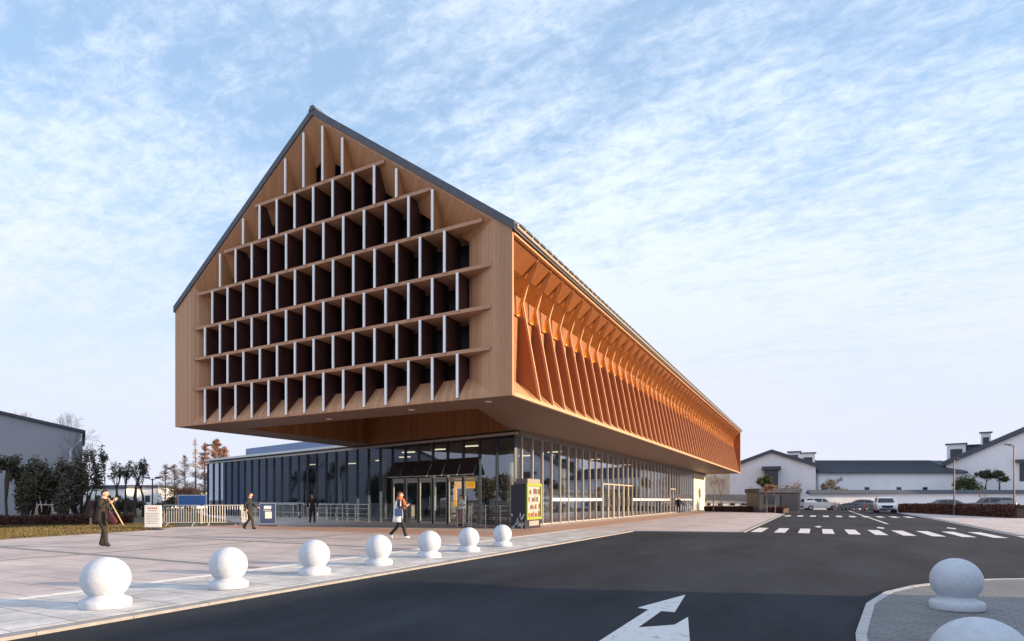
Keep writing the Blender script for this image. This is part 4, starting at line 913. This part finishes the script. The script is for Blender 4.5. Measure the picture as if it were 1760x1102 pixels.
for i, (px_, D_, h_, w_, lf, n) in enumerate([(372,85,10.3,5.6,'leaf_rust',11000),(352,88,10.1,5.0,'leaf_rust',9000),(336,84,10.4,1.8,'leaf_pink',700),(318,86,8.0,4.6,'leaf_pink',2400),(300,88,6.8,5.0,'leaf_pink',2200),(284,90,7.0,4.2,'leaf_pink',1800),(386,80,8.8,3.2,'leaf_rust',4200)]):
    conifer(70+i, at(px_,D_), ['broad rust red conifer rising above the glass wing','second rust red conifer beside the broad one over the glass wing','thin grey nearly bare conifer, tallest spire left of the rust red ones','hazy pink conifer left of the thin grey spire','low hazy pink conifer above the blue board','palest thin conifer nearest the twin-headed lamp','rust red conifer tucked behind the wing roof'][i], h_, w_, lf, n, 'conifers behind the glass wing')
shrub(80, at(330,72), 'russet thicket behind the blue board', 8, 3, 3.6, 'leaf_rust', 6500, 0.12, 'thicket', 'thicket'); shrub(81, at(292,74), 'dark thicket left of the russet one behind the blue board', 6.5, 3, 2.2, 'leaf_dark', 2200, 0.14, 'thicket', 'thicket')
# trees beyond the left edge of the view, mirrored in the dark glazing
for i, (x, y, h_, w_) in enumerate([(-36,-15,5,6),(-47,-10,5.5,7),(-52,-22,6,7),(-60,-3,6,8)]):
    shrub(90+i, (x,y), ['evergreen tree on the far lawn, closest to the plaza corner','evergreen tree on the far lawn, second from the plaza corner','evergreen tree on the far lawn, farthest from the glass wing','evergreen tree on the far lawn, beyond the grey building'][i], w_, w_, h_, 'leaf_dark', 2600, 0.3, 'evergreen_tree', 'tree', 'evergreens on the far lawn')

# right hand planting
hedge(101, at(1216,70), at(1352,62), 1.4, 0.62, 'leaf_red', 5000, 0.10, 'low red brown hedge at the end of the sunlit plaza')
hedge(102, at(1562,64), at(1775,43.5), 2.2, 0.95, 'leaf_red', 12000, 0.11, 'long red brown hedge along the far side of the road')
tree(103, at(1316,75), 'round green tree behind the dark flat-roofed booth', 4.4, 1.6, 2.4, 'leaf_green', 2200, 0.13, lr=.5)
shrub(104, at(1338,73), 'yellow green shrub rising over the dark booth roof', 3.2, 2.2, 4.0, 'leaf_yellow', 2000, 0.12)
shrub(105, at(1360,74), 'pinkish bare shrub behind the white car end of the dark booth', 2.8, 2, 3.9, 'leaf_pink', 1500, 0.11)
tree(106, at(1424,87), 'twiggy ochre tree rising over the long white garden wall', 4.9, 1.6, 5.4, 'leaf_yellow', 1500, 0.13, 'bark_pale', lr=.5, depth=4, spread=.75)
shrub(107, at(1664,87), 'dense round green tree behind the garden wall before the right gable', 4.4, 4.0, 5.7, 'leaf_green', 5200, 0.16, 'round_tree', 'tree')
tree(108, at(1694,88), 'flat-crowned tree beside the dense round one behind the garden wall', 5.7, 3.2, 3.0, 'leaf_dark', 2600, 0.14, lr=.5, depth=3, spread=.7)
tree(109, at(1718,87), 'smaller flat-crowned tree between its twin and the tall lamp post', 5.6, 3.4, 2.2, 'leaf_green', 1900, 0.14, lr=.45, depth=3, spread=.7)
tree(110, at(1686,52), 'small bare whitish sapling standing in the long hedge', 2.5, 0.5, 1.5, None, 0, 0, 'bark_pale', depth=3, spread=.5)
for i, (px_, D_) in enumerate([(1226,68),(1240,69),(1290,66),(1318,61),(1332,60.5)]):
    tree(111+i, at(px_,D_), ['thin bare sapling next to the cream pier','second thin bare sapling near the cream pier','thin bare sapling before the pierced white wall','reddish bare sapling before the dark booth','reddish bare sapling second before the dark booth'][i], 4.6 if i < 2 else 3.0, 1.2, 2.6 if i < 2 else 1.3, 'leaf_rust' if i > 2 else None, 220 if i > 2 else 0, 0.09, 'bark_pale', depth=4, spread=.5, group='bare saplings at the end of the plaza', lr=.25)

# ------------------------------------------------------------------ buildings around
# grey gable on the left
def gable_house(name, label, loc, rz, wl, wr, zl, zrt, zg, depth, wall, roofm, thick=0.5, over=0.35, base=-0.05, cat='building'):
    """gable wall on the local x axis, ridge at x = 0, house running back along +y"""
    o = empty(name, (*loc,0), rz, label, cat)
    MB().prism([(-wl,0,base),(wr,0,base),(wr,0,zrt),(0,0,zg),(-wl,0,zl)], (0,depth,0)).build('wall', wall, o)
    for sx, e, zz_ in ((-1,wl,zl),(1,wr,zrt)):
        s_ = (zg-zz_)/e; ex = sx*(e+over); ez = zz_-s_*over
        MB().prism([(ex,-over,ez+.02),(0,-over,zg+.02),(0,-over,zg+.02+thick),(ex,-over,ez+.02+thick)], (0,depth+over,0)).build('roof', roofm, o)
    return o
gb_ = gable_house('grey_building', 'grey rendered building with low gable roof behind the dark evergreens', C(-34.2-9.6, 46-7.16), CF+R(36.7), 12, 12, 6.72, 6.72, 9.29, 14, 'grey_plaster', 'tile_dark', 0.22, 0.2)
MB().tube([(11.95,-0.12,6.6),(11.9,-0.14,6.1),(11.25,-0.14,5.3),(11.2,-0.14,0.1)], 0.07, 8).build('downpipe', 'white_fascia', gb_)

def lantern(parent, x, y, z, w, h, m='plaster'):
    o = MB().box(x-w/2, x+w/2, y, y+w*.8, z, z+h).build('roof_lantern', m, parent)
    MB().box(x-w/2-.22, x+w/2+.22, y-.22, y+w*.8+.22, z+h+.002, z+h+.16).build('lantern_cap', 'tile_dark', o)
    MB().box(x-w*.32, x+w*.32, y-.03, y-.004, z+h*.25, z+h*.75).build('lantern_opening', 'window_dark', o); return o
h1_ = gable_house('white_house', 'white gabled house with dark tiled roof beside the end of the timber hall', C(40.4,90), CF-R(24), 6.1, 6.1, 6.42, 6.42, 8.7, 14, 'plaster', 'tile_dark', 0.5, 0.45)
lantern(h1_, 3.3, 3.5, 7.2, 1.6, 1.75); lantern(h1_, 5.3, 5.0, 6.4, 2.0, 2.4)
MB().box(-1.0,0.9,-1.6,-0.01,0,6.0).build('porch', 'booth_dark', h1_); MB().box(-1.4,1.3,-1.9,-0.01,6.003,6.5).build('porch_roof', 'tile_dark', h1_)
# long linking building
k8 = 92/FPX
lk_ = empty('long_white_building', (*C((1510-MIDX)*k8,92),0), R(YAW), 'long low white building with dark roof between the two gabled houses', 'building')
MB().box((1407-1510)*k8,(1655-1510)*k8,0,8,-.05,hz_at(812,92)).build('wall','plaster',lk_)
MB().prism([((1404-1510)*k8,-.5,hz_at(814,92)),((1404-1510)*k8,-.5,hz_at(811,92)),((1404-1510)*k8,5,hz_at(788,92)),((1404-1510)*k8,8.5,hz_at(800,92))],((1660-1404)*k8,0,0)).build('roof','tile_dark',lk_)
for i in range(60):                            # tile ribs on the roof slope
    x = (1404-1510)*k8+0.15+i*0.36; MB().beam((x,-.5,hz_at(811,92)+.03),(x,4.9,hz_at(788,92)+.04),0.09).build('roof_rib','tile_dark',lk_)
for px_ in (1440,1490,1545,1590): MB().box((px_-4-1510)*k8,(px_+4-1510)*k8,-.04,-.004,2.7,3.4).build('window','window_dark',lk_)
# right house
h2_ = gable_house('white_house', 'large white gabled house with dark tiled verge beyond the long hedge', C(1.3*(54.0+8.8),1.3*(72-6.6)), CF-R(36.9), 14.3, 14.3, 6.95, 6.95, 14.0, 18, 'plaster', 'tile_dark', 0.8, 0.5)
lantern(h2_, -12.9, 3.9, 7.4, 2.5, 3.2); lantern(h2_, -9.0, 5.8, 9.5, 1.25, 2.9); lantern(h2_, -10.8, 7.0, 8.5, 1.95, 2.0, 'tile_dark')
w2 = MB().box(-5.3,-2.9,-.06,-.004,4.2,7.0).build('window','window_dark',h2_)
MB().box(-5.9,-2.3,-.9,-.003,7.05,7.5).build('window_canopy','tile_dark',w2)
# cream building behind the end of the hall
k10 = 98/FPX
cb_ = empty('cream_building', (*C((1235-MIDX)*k10,98),0), R(YAW)-0.5, 'sunlit cream wall of a building seen under the end of the hall', 'building')
MB().box(-6,2.9,0,8,-.05,hz_at(808,98)).build('wall','plaster_cream',cb_); MB().box(-6.2,3.1,-.2,8.2,hz_at(808,98)+.002,hz_at(804,98)).build('roof','tile_dark',cb_)
# garden walls
def garden_wall(label, pa, pb, D, top_py, cap_py, wins=()):
    k = D/FPX; o = empty('garden_wall', (*C((pa-MIDX)*k,D),0), R(YAW), label, 'wall'); Lw = (pb-pa)*k
    MB().box(0,Lw,0,.3,-.1,hz_at(cap_py,D)).build('wall','plaster',o)
    zc, zt = hz_at(cap_py,D), hz_at(top_py,D)
    MB().prism([(0,-.45,zc+.002),(0,.75,zc+.002),(0,.75,zc+.1),(0,.15,zt),(0,-.45,zc+.1)],(Lw,0,0)).build('tile_cap','tile_dark',o)
    for a, b in wins:
        w_ = MB().box((a-pa)*k,(b-pa)*k,-.05,-.004,hz_at(869,D),hz_at(865,D)).build('window','window_dark',o)
        MB().box((a-pa)*k-.08,(b-pa)*k+.08,-.08,-.055,hz_at(869.6,D),hz_at(869,D)).build('window_sill','white_fascia',w_)
    return o
garden_wall('long white garden wall with dark tile cap behind the parked cars', 1389, 1800, 83, 842, 849)
garden_wall('white pierced garden wall with small dark windows at the end of the hall', 1200, 1306, 80, 850, 860, ((1215,1221),(1234,1242),(1255,1263),(1274,1289),(1295,1304)))
# dark booth
k6 = 63/FPX
bo_ = empty('dark_booth', (*C((1341-MIDX)*k6,63),0), R(YAW)+0.04, 'dark flat-roofed gate booth standing by the white car', 'booth')
MB().box(-2.3,2.25,0,3.2,-.1,2.15).build('wall','booth_dark',bo_); MB().box(-2.42,2.37,-.15,3.35,2.152,2.62).build('roof','tile_dark',bo_)
MB().box(.1,2.0,-.03,-.003,.2,1.95).build('shutter','window_dark',bo_); MB().box(-1.7,-.5,-.03,-.003,.9,1.9).build('window','window_dark',bo_)
for i in range(12): MB().box(.12,1.98,-.045,-.031,.25+i*.14,.30+i*.14).build('shutter_slat','booth_dark',bo_)
# blue site board and lamp on the left
k5 = 58/FPX
bb_ = empty('blue_board', (*C((331-MIDX)*k5,58),0), R(YAW), 'low blue panel with pale frame beside the glass wing', 'hoarding')
MB().box(-1.5,1.4,0,.12,.75,1.9).build('frame','white_fascia',bb_); MB().box(-1.4,1.3,-.02,-.003,.85,1.8).build('panel','board_blue',bb_)
for x in (-1.3,1.2): MB().box(x-.05,x+.05,.03,.09,0,.748).build('post','steel',bb_)
def lamp_post(name, label, loc, h, arms, m='pole_paint', head=.55):
    o = empty(name, (*loc,0), R(YAW), label, 'lamp'); MB().tube([(0,0,0),(0,0,.5),(0,0,h)], [.09,.06,.045], 8).build('pole', m, o)
    for sx in arms:
        MB().tube([(0,0,h-.15),(sx*head*.5,0,h-.02),(sx*head,0,h)], .03, 6).build('arm', m, o); MB().prism([(sx*head*.45,-.12,h+.02),(sx*head*1.35,-.12,h+.05),(sx*head*1.35,.12,h+.05),(sx*head*.45,.12,h+.02)],(0,0,.09)).build('lamp_head', m, o)
    return o
lamp_post('twin_lamp', 'dark twin-headed lamp post left of the crowd barriers', at(262,46), 3.1, (-1,1))
lamp_post('lamp_post', 'thin dark lamp post before the eave of the right white house', at(1640,52), 5.0, (1,))
lamp_post('lamp_post', 'tall dark lamp post above the long hedge before the large white gable', at(1743,50), 6.1, (-1,))
lamp_post('lamp_post', 'slim pole rising left of the rust red conifers', at(352,62), 7.2, (1,))
lamp_post('lamp_post', 'slim bare pole among the hazy pink conifers', at(284,60), 4.6, (1,))
# timber props (tree support frame) on the lawn
tp = empty('tree_prop', (*at(77,33.8),0.0), R(YAW), 'pale pole tripod frame propping up a shrub behind the red hedge', 'prop')
MB().tube([(-.75,0,0),(-.35,0,1.15)], .035, 6).build('leg','bamboo',tp); MB().tube([(.75,0,0),(.35,0,1.15)], .035, 6).build('leg','bamboo',tp); MB().tube([(-.42,0,1.1),(.42,0,1.1)], .03, 6).build('crossbar','bamboo',tp)
# small white buildings far left between trunks
for i, (px_, D_, w_, h_) in enumerate([(225,95,9,3.4),(300,100,7,2.8),(178,92,7,3.2)]):
    o = empty('far_house', (*at(px_,D_),0), R(YAW), ['small far white building seen between the bare pollards','low far white building beside the blue board','small far white block behind the tallest pollard'][i], 'building', 'far white buildings on the left')
    MB().box(-w_/2,w_/2,0,5,-.1,h_).build('wall','plaster',o); MB().box(-w_/2-.2,w_/2+.2,-.3,5.2,h_+.002,h_+.4).build('roof','tile_dark' if i != 1 else 'blue_roof',o)
    for q in range(4): MB().box(-w_/2+.7+q*w_/4.4,-w_/2+1.5+q*w_/4.4,-.04,-.004,1.0,2.1).build('window','window_dark',o)
# roadside block to the right of the viewpoint that throws the shade over the foreground
sb_ = empty('roadside_block', (18,-4.1,0), 0, 'low white flat-roofed block on the brick pavement behind the shaded bollards', 'building')
MB().box(0.3,12,-34,-0.3,-.1,2.75).build('wall','plaster',sb_); MB().box(0,12.3,-34.4,0,2.752,3.0).build('roof','tile_dark',sb_)

# ------------------------------------------------------------------ vehicles
def car(name, loc, rz, label, paint, kind='suv', group='cars beyond the crossing'):
    """faces local +Y, origin under the middle"""
    o = empty(name, (*loc,ZR), rz, label, 'car', group)
    Lc, Wc, Hc = (4.6,1.85,1.72) if kind == 'suv' else (4.5,1.82,1.48)
    if kind == 'suv': prof = [(-2.28,.42),(-2.30,.80),(-2.24,1.05),(-2.08,1.55),(-1.90,1.70),(0.15,1.72),(0.55,1.60),(1.05,1.10),(1.95,1.00),(2.22,.88),(2.30,.60),(2.26,.32),(-2.2,.30)]
    else: prof = [(-2.2,.40),(-2.25,.75),(-2.15,1.0),(-1.75,1.08),(-1.2,1.42),(-.3,1.48),(0.35,1.42),(1.05,1.02),(1.9,.90),(2.18,.74),(2.25,.50),(2.2,.26),(-2.15,.26)]
    belt = 1.05 if kind == 'suv' else 1.0
    def hw(z): return Wc/2*(1-.05*max(0,(.55-z)/.3) - (0.0 if z < belt else .26*(z-belt)/(Hc-belt)))
    b = MB(); n = len(prof)
    vs = []
    for f_ in (-1,-.93,.93,1):
        for y,z in prof: vs.append((hw(z)*f_, y*(1 if abs(f_)<1 else .975), z if abs(f_) < 1 else z*.985+.01))
    fs = []
    for k in range(3):
        for i in range(n):
            j = (i+1)%n; fs.append((k*n+i,k*n+j,(k+1)*n+j,(k+1)*n+i))
    fs.append(tuple(range(n))); fs.append(tuple(range(3*n,4*n))[::-1])
    b.add(vs, fs); bo = b.build('body', paint, o, bevel=0.03)
    # glazing
    if kind == 'suv': fw, rw, sw = ((.60,1.57),(1.02,1.12)), ((-2.10,1.50),(-2.22,1.10)), [[(-1.95,1.12),(-1.80,1.58),(-1.0,1.60),(-1.0,1.12)],[(-.92,1.12),(-.92,1.60),(.02,1.60),(.02,1.12)],[(.10,1.12),(.10,1.60),(.42,1.56),(.86,1.12)]]
    else: fw, rw, sw = ((.42,1.38),(1.0,1.05)), ((-1.25,1.38),(-1.68,1.10)), [[(-1.45,1.06),(-1.1,1.36),(-.5,1.38),(-.5,1.06)],[(-.42,1.06),(-.42,1.39),(.25,1.37),(.75,1.06)]]
    for (ya,za),(yb,zb_) in (fw, rw):
        sg = 1 if ya > 0 else -1
        MB().prism([(-hw(za)*.86,ya+sg*.02,za+.02),(hw(za)*.86,ya+sg*.02,za+.02),(hw(zb_)*.86,yb+sg*.02,zb_+.02),(-hw(zb_)*.86,yb+sg*.02,zb_+.02)],(0,sg*.02,.012)).build('windscreen' if sg > 0 else 'rear_window','window_dark',bo)
    for sx in (-1,1):
        for q in sw: MB().prism([(sx*(hw(z)+.004),y,z) for y,z in q],(sx*.008,0,0)).build('side_window','window_dark',bo)
        MB().box(min(sx*.98,sx*1.10),max(sx*.98,sx*1.10),.72,.86,belt+.02,belt+.18).build('wing_mirror',paint,bo)
        MB().box(min(sx*.52,sx*.86),max(sx*.52,sx*.86),2.13,2.275,.66,.84).build('headlight','frost',bo)
        MB().box(min(sx*.62,sx*.86),max(sx*.62,sx*.86),-2.31,-2.2,.78,1.02).build('tail_light','print_red',bo)
        for y in (-1.38,1.40):
            t = MB().tube([(sx*(Wc/2-.24),y,.34),(sx*(Wc/2+.005),y,.34)], .34, 20).build('wheel','shoe_dark',o)
            MB().tube([(sx*(Wc/2+.006),y,.34),(sx*(Wc/2+.02),y,.34)], .21, 14).build('rim','steel',t)
    MB().box(-.50,.50,2.20,2.31,.55,.82).build('grille','navy',bo); MB().box(-.75,.75,2.19,2.30,.30,.48).build('bumper_intake','navy',bo); MB().box(-.24,.24,2.312,2.325,.42,.54).build('number_plate','board_blue',bo)
    MB().box(-.80,.80,-2.33,-2.2,.40,.55).build('rear_bumper','shoe_dark',bo)
    return o
mat('car_white', (0.72,0.73,0.74), 0.3, coat=0.5); mat('car_grey', (0.12,0.13,0.15), 0.3, coat=0.5); mat('car_dark', (0.16,0.17,0.19), 0.3, coat=0.5)
car('parked_car', at(1409,80), CF-R(102), 'white off-road car parked side-on next to the dark booth', 'car_white')
car('driving_car', at(1521,64), CF+R(153), 'white car coming down the road towards the crossing', 'car_white')
car('parked_car', at(1634,72), CF-R(115), 'dark grey car parked behind the hedge at the thin lamp post', 'car_grey', 'sedan')
car('parked_car', at(1700,66), CF+R(60), 'grey box-shaped car parked behind the hedge near the bare sapling', 'car_dark', 'suv')
car('parked_car', at(1478,80.5), CF+R(62), 'low grey saloon parked at the foot of the long garden wall', 'car_dark', 'sedan')
def scooter(loc, rz, label):
    o = empty('scooter', (*loc,ZR), rz, label, 'scooter', 'scooters parked along the garden wall')
    for y in (-.55,.6): 
        w_ = MB().tube([(-.05,y,.22),(.05,y,.22)], .22, 14).build('wheel','shoe_dark',o); MB().tube([(-.055,y,.22),(.055,y,.22)], .10, 10).build('rim','steel',w_)
    MB().prism([(-.13,-.75,.45),(-.13,-.70,.75),(-.13,.0,.72),(-.13,.12,.32),(-.13,.40,.30),(-.13,.42,.24),(-.13,-.25,.22)],(.26,0,0)).build('body','car_grey',o,bevel=.03)
    MB().prism([(-.12,-.78,.76),(-.12,.0,.74),(-.12,.0,.82),(-.12,-.78,.86)],(.24,0,0)).build('seat','navy',o,bevel=.02); MB().prism([(-.18,.38,.30),(-.18,.46,.95),(-.18,.52,.93),(-.18,.50,.32)],(.36,0,0)).build('front_shield','print_red',o)
    MB().tube([(0,.62,.25),(0,.46,1.02)], .025, 6).build('fork','steel',o); MB().tube([(-.32,.40,1.06),(0,.47,1.02),(.32,.40,1.06)], .018, 6).build('handlebar','navy',o)
    return o
s0 = scooter(at(1442,78), CF+1.2, 'scooter parked just right of the white off-road car')
for i, (px_, D_) in enumerate([(1449,78.3),(1456,78.2),(1464,78.5),(1494,68)]):
    copy_tree(s0, None, ['scooter second from the white off-road car','scooter in the middle of the parked row','scooter at the far end of the parked row','scooter standing right beside the white driving car'][i], (*at(px_,D_),ZR), CF+1.2+random.uniform(-.3,.3))
